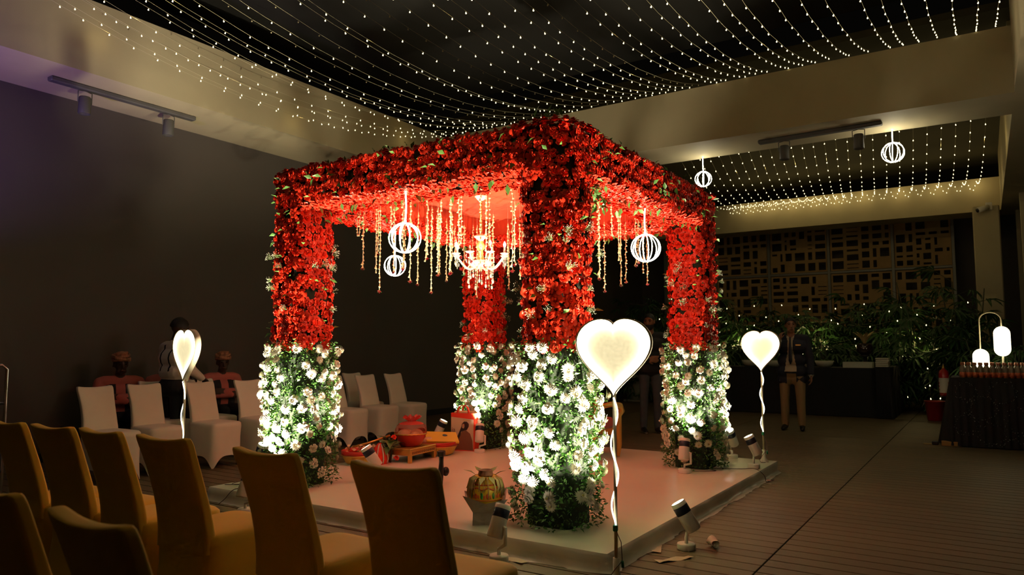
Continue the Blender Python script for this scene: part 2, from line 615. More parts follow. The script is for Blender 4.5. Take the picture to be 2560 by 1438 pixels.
# glazed side wall with columns
g = struct(put('window_1', fast_mesh('window', *box(2.4, 21, -.78, -.76, 0, 4.27), smooth=False), 'glass_dark'))
for k in range(8):
    x = 4.2 + k * 2.1
    put('mullion', fast_mesh('mullion', *box(x, x + .07, -.76, -.68, 0, 4.27, .006), smooth=False), 'plaster', g)
struct(put('wall_pier', fast_mesh('column', *box(18.0, 18.7, -.38, .10, 0, 4.27, .02), smooth=False), 'plaster'))

# lattice screen at the rear, one plate per bay and tier, cut-outs framed one by one
scr = thing('lattice_screen', 'tan lattice screen of rectangular cut-outs above the palm hedge', 'screen', (21.0, 0, 0))
rs = random.Random(5)


def split(x0, x1, z0, z1, out, d=0):
    w, h = x1 - x0, z1 - z0
    if (w < .38 and h < .38) and (d > 3 or rs.random() < .8) or d > 8:
        if w > .16 and h > .2 and rs.random() < .25:
            n = 2 if h < .24 else 3
            for i in range(n):
                out.append((x0, x1, z0 + h * i / n, z0 + h * (i + 1) / n))
        else:
            out.append((x0, x1, z0, z1))
        return
    if w > h:
        c = x0 + w * rs.choice((.36, .5, .64))
        split(x0, c, z0, z1, out, d + 1)
        split(c, x1, z0, z1, out, d + 1)
    else:
        c = z0 + h * rs.choice((.36, .5, .64))
        split(x0, x1, z0, c, out, d + 1)
        split(x0, x1, c, z1, out, d + 1)


posts = [8.05, 6.52, 4.99, 3.43, 1.89, .55]
for a in range(5):
    for tier in range(2):
        y1, y0 = posts[a] - .04, posts[a + 1] + .04
        z0, z1 = ((1.75, 3.28), (3.36, 4.55))[tier]
        cells = []
        split(y0, y1, z0, z1, cells)
        mb = MB()
        t = .05
        for (a0, a1, b0, b1) in cells:
            e = .042
            i0, i1, j0, j1 = a0 + e, a1 - e, b0 + e, b1 - e
            if i1 - i0 < .02 or j1 - j0 < .02:
                mb.add(([(0, a0, b0), (0, a1, b0), (0, a1, b1), (0, a0, b1)], [(0, 1, 2, 3)]))
                continue
            o4 = [(a0, b0), (a1, b0), (a1, b1), (a0, b1)]
            n4 = [(i0, j0), (i1, j0), (i1, j1), (i0, j1)]
            V = [(0, y, z) for y, z in o4] + [(0, y, z) for y, z in n4] + [(t, y, z) for y, z in n4]
            F = []
            for k in range(4):
                q = (k + 1) % 4
                F += [(k, q, 4 + q, 4 + k), (4 + k, 4 + q, 8 + q, 8 + k)]
            mb.add((V, F))
        mb.build('lattice_panel', 'jali', scr, smooth=False)
for y in posts:
    put('post', fast_mesh('post', *box(-.07, .02, y - .035, y + .035, 0, 4.65, .006), smooth=False), 'post', scr)
for z in (3.32,):
    put('rail', fast_mesh('rail', *box(-.06, .0, .55, 8.05, z - .03, z + .03, .006), smooth=False), 'post', scr)

# wall socket
so = thing('wall_socket', 'small grey socket plate on the dark wall beside white chair', 'socket', (9.55, WL, .36))
put('plate', fast_mesh('plate', *box(-.06, .06, -.012, 0, -.05, .05, .004), smooth=False), 'socket', so)
put('rocker', fast_mesh('rocker', *box(-.02, .02, -.018, -.01, -.025, .025, .003), smooth=False), 'label_white', so)

# ------------------------------------------------------------------ stage platform
SX0, SX1, SY0, SY1, SZ = 3.92, 8.05, 1.89, 5.65, .12
stage = thing('stage_platform', 'low square stage wrapped in glossy white vinyl sheet', 'stage', (SX0, SY0, 0))
nx, ny = 60, 56
V = []
for i in range(nx + 1):
    for j in range(ny + 1):
        x = (SX1 - SX0) * i / nx
        y = (SY1 - SY0) * j / ny
        z = SZ + .003 * noise.noise((x * 1.6, y * 1.6, 0)) + .0016 * noise.noise((x * 7, y * 2.2, 3))
        if i in (0, nx) or j in (0, ny):
            z = SZ - .010
        V.append((x, y, z))
F = [(i * (ny + 1) + j, (i + 1) * (ny + 1) + j, (i + 1) * (ny + 1) + j + 1, i * (ny + 1) + j + 1) for i in range(nx) for j in range(ny)]
put('deck_cover', fast_mesh('deck_cover', V, F), 'vinyl', stage)
per = []
LX, LY = SX1 - SX0, SY1 - SY0
for i in range(90):
    per.append((LX * i / 90, 0, 0, -1))
for i in range(84):
    per.append((LX, LY * i / 84, 1, 0))
for i in range(90):
    per.append((LX * (1 - i / 90), LY, 0, 1))
for i in range(84):
    per.append((0, LY * (1 - i / 84), -1, 0))
V = []
n = len(per)
for lv, (off, z, wv) in enumerate([(0, SZ - .010, 0), (.012, SZ - .03, .004), (.016, .055, .010), (.022, .018, .016), (.045, .002, .03)]):
    for k, (x, y, ax, ay) in enumerate(per):
        w = off + wv * noise.noise((k * .22, lv * .35, 1.7)) + wv * .5 * noise.noise((k * .8, 0, 9.1))
        V.append((x + ax * w, y + ay * w, z))
F = [(l * n + k, l * n + (k + 1) % n, (l + 1) * n + (k + 1) % n, (l + 1) * n + k) for l in range(4) for k in range(n)]
put('side_cover', fast_mesh('side_cover', V, F), 'vinyl', stage)
for (x, y, a, L) in [(.55, -.08, .35, .30), (.36, -.16, -.55, .26), (-.10, .5, 1.3, .34), (-.06, 1.1, 1.7, .3)]:
    q = MB()
    pts = []
    for k in range(9):
        s = k / 8 * L
        w = .028 + .006 * noise.noise((k * .9, a * 7, 0))
        pts += [(s, -w, .004 + .006 * math.sin(k)), (s, w, .004 + .005 * math.cos(k * 1.3))]
    q.add((pts, [(2 * k, 2 * k + 2, 2 * k + 3, 2 * k + 1) for k in range(8)]))
    o = q.build('tape_strip', 'tape', stage, (x, y, .002))
    o.rotation_euler = (0, 0, a)

# ------------------------------------------------------------------ flowers: prototypes
def petal(a0, w, r0, r1, z0, h, curl, nu=3, nv=3, tip=.3):
    V = []
    for j in range(nv + 1):
        t = j / nv
        rad = r0 + (r1 - r0) * (t ** 1.3)
        z = z0 + h * math.sin(min(t * 1.25, 1.0) * PI / 2) - curl * t ** 3
        for i in range(nu + 1):
            s = 2 * i / nu - 1
            ww = w * (1 - tip * t ** 3)
            a = a0 + s * ww
            rr = rad * (1 - .10 * (1 - abs(s)) * (1 - t)) + (.07 * r1 * (1 - s * s)) * t ** 2
            V.append((rr * math.cos(a), rr * math.sin(a), z - .06 * s * s * t))
    F = [(j * (nu + 1) + i, j * (nu + 1) + i + 1, (j + 1) * (nu + 1) + i + 1, (j + 1) * (nu + 1) + i) for j in range(nv) for i in range(nu)]
    return V, F


def rose_proto(seed, open_=1.0):
    r = random.Random(seed)
    mb = MB()
    mb.add(lathe([(.13, 0), (.17, .35), (.13, .62), (.04, .70), (0, .66)], 6))
    for ring, (k, w, r0, r1, z0, h, c) in enumerate([(3, 1.15, .14, .24, .1, .66, 0.0), (4, .95, .2, .46 * open_, 0, .68, .06),
                                                      (5, .80, .26, .76 * open_, -.1, .66, .16), (6, .66, .3, 1.02 * open_, -.25, .62, .34)]):
        o = r.random() * 6
        for i in range(k):
            mb.add(petal(o + 2 * PI * i / k + r.uniform(-.12, .12), w * r.uniform(.9, 1.1), r0, r1 * r.uniform(.88, 1.1), z0,
                         h * r.uniform(.85, 1.1), c * r.uniform(.6, 1.4), 3, 2, .45))
    return np.concatenate(mb.v), mb.f


ROSE = [rose_proto(1), rose_proto(2, .9), rose_proto(3, 1.08), rose_proto(4, .8)]


def mum_proto(seed):
    r = random.Random(seed)
    mb = MB()
    for ring, (k, L, up) in enumerate([(18, 1.0, .10), (17, .92, .34), (15, .76, .58), (12, .56, .78), (8, .34, .88)]):
        o = r.random()
        for i in range(k):
            a = o + 2 * PI * i / k + r.uniform(-.08, .08)
            l = L * r.uniform(.85, 1.08)
            w = .095
            ca, sa = math.cos(a), math.sin(a)
            P = [(.12, -.05, .1 + up * .3), (.12, .05, .1 + up * .3), (l * .6, w, .05 + up * .8), (l * .6, -w, .05 + up * .8), (l, 0, up * .9)]
            mb.add(([(x * ca - y * sa, x * sa + y * ca, z) for x, y, z in P], [(0, 3, 2, 1), (3, 4, 2)]))
    return np.concatenate(mb.v), mb.f


MUM = [mum_proto(5), mum_proto(6)]
HEARTD = lathe([(.17, .5), (.15, .74), (.07, .80), (0, .81)], 7)


def breath_proto(seed):
    r = random.Random(seed)
    mb = MB()
    for k in range(34):
        a = r.random() * 2 * PI
        q = math.sqrt(r.random())
        p = Vector((math.cos(a) * q * .055, math.sin(a) * q * .055, .05 + r.random() * .055))
        mb.add(tube([(0, 0, 0), p * .6 + Vector((0, 0, .01)), p], .0007, 3, False), mi=1)
        s = r.uniform(.0028, .0046)
        mb.add(([(p.x + s, p.y, p.z), (p.x - s, p.y, p.z), (p.x, p.y + s, p.z), (p.x, p.y - s, p.z), (p.x, p.y, p.z + s), (p.x, p.y, p.z - s)],
                [(0, 2, 4), (2, 1, 4), (1, 3, 4), (3, 0, 4), (2, 0, 5), (1, 2, 5), (3, 1, 5), (0, 3, 5)]))
    me = mb.mesh('baby_breath_sprig')
    me.materials.append(MT['breath'])
    me.materials.append(MT['stem'])
    return me


BREATH = [breath_proto(s) for s in (1, 2, 3)]

# ------------------------------------------------------------------ the floral mandap
PX = (4.40, 7.20)
PY = (2.48, 5.08)
HW = .185                                       # half width of the pillar core
mandap = thing('floral_mandap', 'square wedding canopy of red roses on four flower-covered pillars', 'canopy', (0, 0, SZ))
ZR = 1.30 - SZ                                  # where white flowers give way to red, above the stage
ZT = 2.86 - SZ
BZ0, BZ1 = 2.54 - SZ, 2.85 - SZ


def superring(h, n=200, e=5.0):
    P = []
    for i in range(n):
        a = 2 * PI * i / n
        c, s = math.cos(a), math.sin(a)
        P.append((h * math.copysign(abs(c) ** (2 / e), c), h * math.copysign(abs(s) ** (2 / e), s)))
    P = np.array(P)
    d = np.linalg.norm(np.roll(P, -1, 0) - P, axis=1)
    cl = np.concatenate(([0], np.cumsum(d)))
    return P, cl


def on_ring(P, cl, s):
    L = cl[-1]
    s = s % L
    i = int(np.searchsorted(cl, s) - 1) % len(P)
    f = (s - cl[i]) / max(cl[i + 1] - cl[i], 1e-9)
    p = P[i] * (1 - f) + P[(i + 1) % len(P)] * f
    a, b = P[(i - 3) % len(P)], P[(i + 4) % len(P)]
    t = (b - a) / np.linalg.norm(b - a)
    return p, (t[1], -t[0])


roses = []          # (part, matrix, variant, score)
mums = []
wroses = []
sprigs = []
leaves = {}         # part -> list of matrices


def score(p, n, s):
    w = Vector(p) + Vector((0, 0, SZ))
    d = (CAM - w)
    return s / d.length * max(d.normalized().dot(n), 0.0)


def hidden_from_camera(p):
    return False


def add_rose(part, p, n, s=None):
    s = s or random.uniform(.043, .060)
    n = Vector(n).normalized()
    R = basis(n, random.uniform(0, 6.28), .22)
    X = xf(Vector(p), R, s)
    roses.append((part, X, random.randrange(4), score(p, n, s)))


for i, cx in enumerate(PX):
    for j, cy in enumerate(PY):
        P, cl = superring(HW)
        mb = MB()
        ring = superring(HW - .01, 40)[0]
        V = []
        lv = [0, ZR, ZT - .06, ZT - .02]
        for k, z in enumerate(lv):
            f = 1.0 if k < 3 else .8
            V += [(cx + x * f, cy + y * f, z) for x, y in ring]
        F = [(k * 40 + a, k * 40 + (a + 1) % 40, (k + 1) * 40 + (a + 1) % 40, (k + 1) * 40 + a) for k in range(3) for a in range(40)]
        F.append(tuple(range(120, 160)))
        part = mb.add((V, F)).build('pillar', 'core', mandap)
        L = cl[-1]
        z = ZR + .02
        row = 0
        while z < ZT - .01:
            nn = int(L / .083)
            for k in range(nn):
                s = L * (k + (.5 if row % 2 else 0)) / nn + random.uniform(-.018, .018)
                p, nm = on_ring(P, cl, s)
                # skip where a beam joins
                if z > BZ0 and ((nm[0] * (1 if i == 0 else -1) > .7 and abs(p[1]) < .14) or (nm[1] * (1 if j == 0 else -1) > .7 and abs(p[0]) < .14)):
                    continue
                if random.random() < .045:
                    continue
                o = random.uniform(-.012, .018)
                add_rose(part, (cx + p[0] + nm[0] * o, cy + p[1] + nm[1] * o, z + random.uniform(-.016, .016)), (nm[0], nm[1], random.uniform(-.1, .25)))
            z += .073
            row += 1
        # crown of the corner
        for a in range(5):
            for b in range(5):
                x, y = (a - 2) * .082, (b - 2) * .082
                add_rose(part, (cx + x + random.uniform(-.012, .012), cy + y + random.uniform(-.012, .012), ZT - .015 + random.uniform(-.012, .018)),
                         (x * 2, y * 2, 1))
        # green and white lower half
        Pw, clw = superring(.235, e=3.4)
        L = clw[-1]
        lm = []
        for k in range(5200):
            z = random.uniform(.01, ZR + .05)
            p, nm = on_ring(Pw, clw, random.random() * L)
            o = random.uniform(-.06, .045) + (.03 * noise.noise((cx + p[0] * 6, cy + p[1] * 6, z * 4)))
            if z < .25:
                o += .02
            nmv = Vector((nm[0], nm[1], 0))
            d = (nmv * random.uniform(.2, 1.0) + Vector((random.uniform(-.8, .8), random.uniform(-.8, .8), random.uniform(-.7, .8)))).normalized()
            q = d.to_track_quat('X', 'Z').to_matrix() @ Matrix.Rotation(random.uniform(-1.2, 1.2), 3, 'X')
            s = random.uniform(.022, .042)
            lm.append((0, xf((cx + p[0] + nm[0] * o, cy + p[1] + nm[1] * o, max(z, .012)), q, s)))
        stuff_mesh('foliage', [leafVF(1, .5, .1, .12)], lm, 'leaf', part)
        nf = 150
        rows = 17
        for r_ in range(rows):
            z = .10 + (ZR - .05) * (r_ + .3) / rows
            nn = 11 if z > .25 else 8
            for k in range(nn):
                if random.random() < (.10 if z > .3 else .4):
                    continue
                p, nm = on_ring(Pw, clw, L * (k + (.5 if r_ % 2 else 0)) / nn + random.uniform(-.05, .05))
                o = random.uniform(.025, .065)
                zz = z + random.uniform(-.028, .028)
                n_ = Vector((nm[0], nm[1], random.uniform(-.45, .25))).normalized()
                pp = (cx + p[0] + nm[0] * o, cy + p[1] + nm[1] * o, zz)
                s = random.uniform(.039, .054)
                X = xf(pp, basis(n_, random.uniform(0, 6), .3), s)
                (wroses if random.random() < .24 else mums).append((part, X, random.randrange(2), score(pp, n_, s)))
        # baby's breath on the red half
        for k in range(26):
            z = random.uniform(ZR, ZR + .95)
            p, nm = on_ring(P, cl, random.random() * cl[-1])
            o = .045
            sprigs.append((part, xf((cx + p[0] + nm[0] * o, cy + p[1] + nm[1] * o, z), basis((nm[0], nm[1], .3), random.uniform(0, 6), .3),
                                    random.uniform(.5, .85))))
        # broad leaves among the roses
        lv2 = []
        for k in range(70):
            z = random.uniform(ZR - .05, ZT - .02)
            p, nm = on_ring(P, cl, random.random() * cl[-1])
            d = Vector((nm[0], nm[1], random.uniform(-.6, .5))) + Vector((random.uniform(-.7, .7), random.uniform(-.7, .7), 0))
            q = d.to_track_quat('X', 'Z').to_matrix() @ Matrix.Rotation(random.uniform(-1, 1), 3, 'X')
            lv2.append((0, xf((cx + p[0] + nm[0] * .03, cy + p[1] + nm[1] * .03, z), q, random.uniform(.05, .075))))
        stuff_mesh('rose_leaves', [leafVF(1, .52, .1, .1)], lv2, 'leaf_broad', part)

beams = [('y', PX[0], PY[0] + HW, PY[1] - HW, -1), ('y', PX[1], PY[0] + HW, PY[1] - HW, 1),
         ('x', PY[0], PX[0] + HW, PX[1] - HW, -1), ('x', PY[1], PX[0] + HW, PX[1] - HW, 1)]
for ax, c, a0, a1, outs in beams:
    def W3(t, s, z, ax=ax, c=c):
        return (c + s, t, z) if ax == 'y' else (t, c + s, z)
    h = HW - .02
    q = box(c - h, c + h, a0 - .02, a1 + .02, BZ0 + .01, BZ1, .03) if ax == 'y' else box(a0 - .02, a1 + .02, c - h, c + h, BZ0 + .01, BZ1, .03)
    part = MB().add(q).build('beam', 'core', mandap, smooth=False)
    # cloth lining on the inward face
    s0 = -outs * (h + .006)
    V = []
    for k in range(41):
        t = a0 + (a1 - a0) * k / 40
        wv = .004 * math.sin(k * 2.1)
        V += [W3(t, s0 - outs * wv, BZ0 + .06), W3(t, s0 - outs * (wv + .008), BZ1 - .02)]
    put('lining', fast_mesh('lining', V, [(2 * k, 2 * k + 2, 2 * k + 3, 2 * k + 1) for k in range(40)]), 'cloth_red', part)
    # rows around the section: (s, z, normal)
    hh = h + .012
    rows = []
    for k in range(4):
        rows.append((outs * hh, BZ0 + .045 + k * .078, (outs, 0)))
    for k in range(5):
        rows.append((outs * (h - .02 - k * .078), BZ1 + .0, (outs * .4 * (1 - k / 2.0), 1)))
    for k in range(5):
        rows.append((outs * (h - .01 - k * .080), BZ0 - .002, (outs * .35 * (1 - k / 2.0), -1)))
    rows.append((-outs * hh, BZ0 + .045, (-outs, -.3)))
    nn = int((a1 - a0) / .080)
    for ri, (s, z, nm) in enumerate(rows):
        for k in range(nn):
            if random.random() < .035:
                continue
            t = a0 + (a1 - a0) * (k + (.5 if ri % 2 else 0.05)) / nn + random.uniform(-.018, .018)
            n3 = (nm[0], 0, nm[1]) if ax == 'y' else (0, nm[0], nm[1])
            o = random.uniform(-.010, .016)
            p = W3(t, s + nm[0] * o + (random.uniform(-.014, .014) if abs(nm[1]) > .5 else 0), z + nm[1] * o + (random.uniform(-.014, .014) if abs(nm[1]) < .5 else 0))
            add_rose(part, p, n3)
    lv2 = []
    for k in range(110):
        s, z, nm = random.choice(rows)
        t = random.uniform(a0, a1)
        n3 = Vector((nm[0], 0, nm[1]) if ax == 'y' else (0, nm[0], nm[1]))
        d = n3 * .7 + Vector((random.uniform(-1, 1), random.uniform(-1, 1), random.uniform(-1, .4)))
        qm = d.to_track_quat('X', 'Z').to_matrix() @ Matrix.Rotation(random.uniform(-1, 1), 3, 'X')
        lv2.append((0, xf(Vector(W3(t, s, z)) + n3 * .035, qm, random.uniform(.05, .085))))
    stuff_mesh('rose_leaves', [leafVF(1, .5, .1, .12)], lv2, 'leaf_broad', part)

# cloth ceiling
V = []
N = 24
for i in range(N + 1):
    for j in range(N + 1):
        x = PX[0] + .15 + (PX[1] - PX[0] - .3) * i / N
        y = PY[0] + .15 + (PY[1] - PY[0] - .3) * j / N
        V.append((x, y, 2.80 - SZ - .02 * math.sin(PI * i / N) * math.sin(PI * j / N) + .006 * math.sin(j * 1.9)))
put('canopy_cloth', fast_mesh('canopy_cloth', V, [(i * (N + 1) + j, i * (N + 1) + j + 1, (i + 1) * (N + 1) + j + 1, (i + 1) * (N + 1) + j)
                                                 for i in range(N) for j in range(N)]), 'cloth_red', mandap)
# upright leaf tuft on the near corner
lm = []
for k in range(13):
    a = random.uniform(0, 6.28)
    d = Vector((math.cos(a) * .35, math.sin(a) * .35, 1))
    lm.append((0, xf((PX[0] - .05 + random.uniform(-.1, .1), PY[0] + .03 + random.uniform(-.1, .1), ZT + .02 + random.uniform(0, .06)),
                     d.to_track_quat('X', 'Z').to_matrix() @ Matrix.Rotation(random.uniform(-1.5, 1.5), 3, 'X'), random.uniform(.06, .10))))
stuff_mesh('leaf_tuft', [leafVF(1, .42, .08, .1)], lm, 'leaf_broad', mandap)

# leafy spray hanging at the inner corner beside the near pillar
lm = []
for k in range(90):
    z_ = random.uniform(-.16, .10)
    d = Vector((random.uniform(-1, 1), random.uniform(-1, 1), random.uniform(-1.4, .2)))
    lm.append((0, xf((PX[0] + .36 + random.uniform(-.10, .14), PY[0] - .10 + random.uniform(-.07, .07), 2.50 - SZ + z_),
                     d.to_track_quat('X', 'Z').to_matrix() @ Matrix.Rotation(random.uniform(-1.5, 1.5), 3, 'X'), random.uniform(.045, .085))))
stuff_mesh('leaf_spray', [leafVF(1, .42, .08, .1)], lm, 'leaf_broad', mandap)

# individuals first, the rest joined
RM = []
for k in range(4):
    me = fast_mesh('rose', ROSE[k][0], ROSE[k][1])
    me.materials.append(MT['rose'])
    RM.append(me)
WM = []
for k in range(4):
    me = fast_mesh('white_rose', ROSE[k][0], ROSE[k][1])
    me.materials.append(MT['white_petal'])
    WM.append(me)
MM = []
for k in range(2):
    b = MB().add(MUM[k], mi=0).add(HEARTD, mi=1)
    me = b.mesh('chrysanthemum')
    me.materials.append(MT['white_petal'])
    me.materials.append(MT['petal_heart'])
    MM.append(me)


def plant_out(lst, meshes, protos, name, stuff_name, m, nmax):
    lst.sort(key=lambda t: -t[3])
    for part, X, k, sc_ in lst[:nmax]:
        o = put(name, meshes[k % len(meshes)], None, part)
        o.matrix_local = X
    rest = {}
    for part, X, k, sc_ in lst[nmax:]:
        rest.setdefault(part.name, []).append((k % len(protos), X))
    for pn, ml in rest.items():
        stuff_mesh(stuff_name, protos, ml, m, bpy.data.objects[pn])


plant_out(roses, RM, ROSE, 'rose', 'rose_mass', 'rose', 300)
plant_out(wroses, WM, ROSE, 'white_rose', 'white_rose_mass', 'white_petal', 90)
plant_out(mums, MM, MUM, 'chrysanthemum', 'chrysanthemum_mass', 'white_petal', 260)
for k, (part, X) in enumerate(sprigs):
    o = put('baby_breath_sprig', BREATH[k % 3], None, part)
    o.matrix_local = X

# ------------------------------------------------------------------ strings of tuberose buds under the canopy cloth
def bud(r):
    return lathe([(.0015, 0), (.0030, .012), (.0055, .030), (.010, .040), (.006, .044), (0, .043)], 6)


def tub_string(length, seed, rosy):
    r = random.Random(seed)
    root = thing('tuberose_string', '', 'garland')
    put('thread', fast_mesh('thread', *tube([(0, 0, 0), (.002, .001, -length / 2), (0, 0, -length)], .0012, 4)), 'thread', root)
    mb = MB()
    z = -.10 - r.random() * .1
    while z > -length + .02:
        for _ in range(r.choice((1, 1, 2))):
            R = Matrix.Rotation(PI, 3, 'X') @ Matrix.Rotation(r.uniform(-.35, .35), 3, 'X') @ Matrix.Rotation(r.uniform(0, 6), 3, 'Z')
            mb.add(bud(r), xf((r.uniform(-.004, .004), r.uniform(-.004, .004), z), R, r.uniform(.8, 1.1)))
        z -= .034
    mb.build('tuberose_buds', 'tuberose', root, kind='stuff')
    if rosy:
        me = fast_mesh('tip_rose', ROSE[3][0], ROSE[3][1])
        o = put('tip_rose', me, 'rose_dark', root)
        o.matrix_local = xf((0, 0, -length), Matrix.Rotation(PI, 3, 'X'), .024)
        lm = [(0, xf((0, 0, -length + .01), Vector((math.cos(a), math.sin(a), -.9)).to_track_quat('X', 'Z').to_matrix(), .032)) for a in (0.4, 2.5, 4.6)]
        V, Fs = scatter([leafVF(1, .4)], lm)
        put('leaf', fast_mesh('leaf', V, Fs[0]), 'leaf_broad', root)
    return root


LT = {True: 'cream tuberose bud string ending in a dark red rose, hanging under the canopy',
      False: 'plain cream tuberose bud string without a rose, hanging under the canopy'}
GT = {True: 'tuberose strings with rose tips', False: 'tuberose strings without rose'}
protos = [(tub_string(L, k, ro), ro) for k, (L, ro) in enumerate([(.70, True), (.80, True), (.88, True), (.62, False), (.74, False), (.92, True), (.55, False)])]
spots = []
for k in range(15):                                   # along the inner rim, left and front sides
    spots.append((PX[0] + .30 + random.uniform(-.03, .1), PY[0] + .35 + 1.95 * k / 14 + random.uniform(-.03, .03)))
for k in range(14):
    spots.append((PX[0] + .35 + 2.1 * k / 13 + random.uniform(-.03, .03), PY[1] - .30 + random.uniform(-.1, .03)))
for k in range(15):
    spots.append((PX[0] + .35 + 2.1 * k / 14 + random.uniform(-.03, .03), PY[0] + .30 + random.uniform(-.03, .1)))
for k in range(9):
    spots.append((PX[1] - .30 + random.uniform(-.1, .03), PY[0] + .35 + 1.95 * k / 8))
for k in range(18):                                   # ring around the chandelier
    a = 2 * PI * k / 18
    rr = random.choice((.48, .6, .72))
    spots.append((5.68 + rr * math.cos(a), 4.05 + rr * math.sin(a)))
used = set()
for x, y in spots:
    k = random.randrange(len(protos))
    pr, ro = protos[k]
    if k not in used:
        used.add(k)
        r = pr
        r.location = (x, y, 2.785)
        r.rotation_euler = (0, 0, random.uniform(0, 6))
    else:
        r = dup(pr, (x, y, 2.785), random.uniform(0, 6), scale=(1, 1, random.uniform(.82, 1.12)))
    r['label'] = LT[ro]
    r['group'] = GT[ro]

# ------------------------------------------------------------------ chandelier
ch = thing('chandelier', 'crystal candle chandelier with brass stem under the canopy', 'chandelier', (5.68, 4.05, 2.785))
put('ceiling_cup', fast_mesh('cup', *lathe([(0, 0), (.055, -.005), (.06, -.02), (.035, -.05), (.018, -.06), (0, -.06)], 18)), 'crystal', ch)
mb = MB()
for k in range(16):
    a = 2 * PI * k / 16
    mb.add(ball((.052 * math.cos(a), .052 * math.sin(a), -.018), .010, 6, 4))
mb.build('cup_beads', 'crystal', ch)
put('stem', fast_mesh('stem', *tube([(0, 0, -.05), (0, 0, -.40)], .013, 8)), 'brass', ch)
mb = MB()
for k in range(11):
    mb.add(tube([(.017 * math.cos(a) * 1.0, .017 * math.sin(a), -.07 - k * .031 + .006 * math.sin(a)) for a in np.linspace(0, 2 * PI, 10)[:-1]], .0035, 4, False, True))
mb.build('stem_chain', 'brass', ch)
put('crown', fast_mesh('crown', *lathe([(.012, -.38), (.065, -.405), (.07, -.415), (.03, -.44), (.018, -.46)], 18)), 'crystal', ch)
put('column', fast_mesh('column', *lathe([(.016, -.44), (.03, -.47), (.045, -.50), (.038, -.53), (.022, -.55), (.030, -.60), (.042, -.66), (.03, -.70), (.012, -.72)], 18)), 'amber', ch)
put('bowl', fast_mesh('bowl', *lathe([(.02, -.64), (.11, -.65), (.13, -.665), (.10, -.70), (.05, -.725), (0, -.73)], 20)), 'crystal', ch)
for k in range(8):
    a = 2 * PI * k / 8 + .2
    ca, sa = math.cos(a), math.sin(a)
    path = []
    for t in np.linspace(0, 1, 12):
        r = .03 + .22 * t
        z = -.68 - .055 * math.sin(t * PI * 1.15) + .055 * t * t
        path.append((r * ca, r * sa, z))
    arm = put('arm', fast_mesh('arm', *tube(path, .008, 6)), 'crystal', ch)
    ex, ey, ez = path[-1]
    put('drip_dish', fast_mesh('dish', *lathe([(.006, -.004), (.03, .0), (.045, .014), (.042, .017), (.02, .008), (.01, .01)], 14)), 'crystal', arm, (ex, ey, ez))
    put('candle', fast_mesh('candle', *lathe([(.010, .0), (.010, .065), (0, .067)], 10)), 'label_white', arm, (ex, ey, ez + .008))
    if k % 8 in (0, 2, 3, 5, 6):
        put('flame_bulb', fast_mesh('flame', *lathe([(0, 0), (.009, .006), (.014, .022), (.009, .042), (0, .060)], 10)), 'flame', arm, (ex, ey, ez + .072))
    mb = MB()
    for (dx, dl) in ((.0, .07), (.035, .045), (-.035, .045)):
        px, py = ex - sa * dx, ey + ca * dx
        for q in range(3):
            mb.add(ball((px, py, ez - .012 - q * .013), .005, 6, 4))
        zz = ez - .05
        mb.add(([(px, py, zz), (px + .009, py, zz - dl * .6), (px, py + .006, zz - dl * .6), (px - .009, py, zz - dl * .6), (px, py - .006, zz - dl * .6), (px, py, zz - dl)],
                [(0, 1, 2), (0, 2, 3), (0, 3, 4), (0, 4, 1), (5, 2, 1), (5, 3, 2), (5, 4, 3), (5, 1, 4)]))
    mb.build('pendant', 'crystal', arm, smooth=False)
for k in range(12):
    a = 2 * PI * k / 12
    px, py = .12 * math.cos(a), .12 * math.sin(a)
    mb = MB()
    L = .10 + .05 * (k % 3)
    mb.add(tube([(px, py, -.69), (px, py, -.69 - L)], .0016, 4))
    for q in range(6):
        mb.add(ball((px, py, -.70 - L * q / 6), .006, 6, 4))
    mb.add(ball((px, py, -.70 - L), (.011, .011, .02), 6, 4))
    mb.build('crystal_drop', 'crystal', ch, smooth=False)
for k in range(9):
    a = 2 * PI * k / 9 + .5
    o = put('rose', fast_mesh('rose', ROSE[3][0], ROSE[3][1]), 'rose_dark', ch)
    o.matrix_local = xf((.2 * math.cos(a), .2 * math.sin(a), -.62 - .05 * (k % 3)), basis((math.cos(a), math.sin(a), -.3)), .026)
lamp('chandelier_light', 'POINT', (5.68, 4.05, 2.785 - .50), 4.5, (1.0, 0.78, 0.48), .12)

# ------------------------------------------------------------------ LED globe pendants
def globe(label, top, z, r, bend=.02, n=10):
    x, y, zt = top
    t = thing('globe_lantern', label, 'lantern', (x, y, z), random.uniform(0, 1), 'LED globe lanterns')
    for k in range(n):
        a = 2 * PI * k / n
        path = []
        for q in range(15):
            f = -PI / 2 * .93 + PI * .93 * q / 14
            path.append((r * math.cos(f) * math.cos(a), r * math.cos(f) * math.sin(a), .95 * r * math.sin(f)))
        put('led_rib', fast_mesh('led_rib', *tube(path, .0042, 5)), 'led', t)
    put('hub', fast_mesh('hub', *lathe([(0, r * .97), (.028, r * .96), (.030, r * .90), (0, r * .88)], 14)), 'white_paint', t)
    put('hub', fast_mesh('hub', *lathe([(0, -r * .97), (.028, -r * .96), (.030, -r * .90), (0, -r * .88)], 14)), 'white_paint', t)
    put('hanging_loop', fast_mesh('loop', *tube([(.032 * math.cos(a), 0, r * .95 + .042 * math.sin(a)) for a in np.linspace(0, PI, 12)], .003, 5)), 'white_paint', t)
    L = zt - z
    put('led_cord', fast_mesh('led_cord', *tube([(.0 + bend * math.sin(PI * s), 0, r * .9 + (L - r * .9) * s) for s in np.linspace(0, 1, 10)], .006, 6)), 'led', t)
    return t


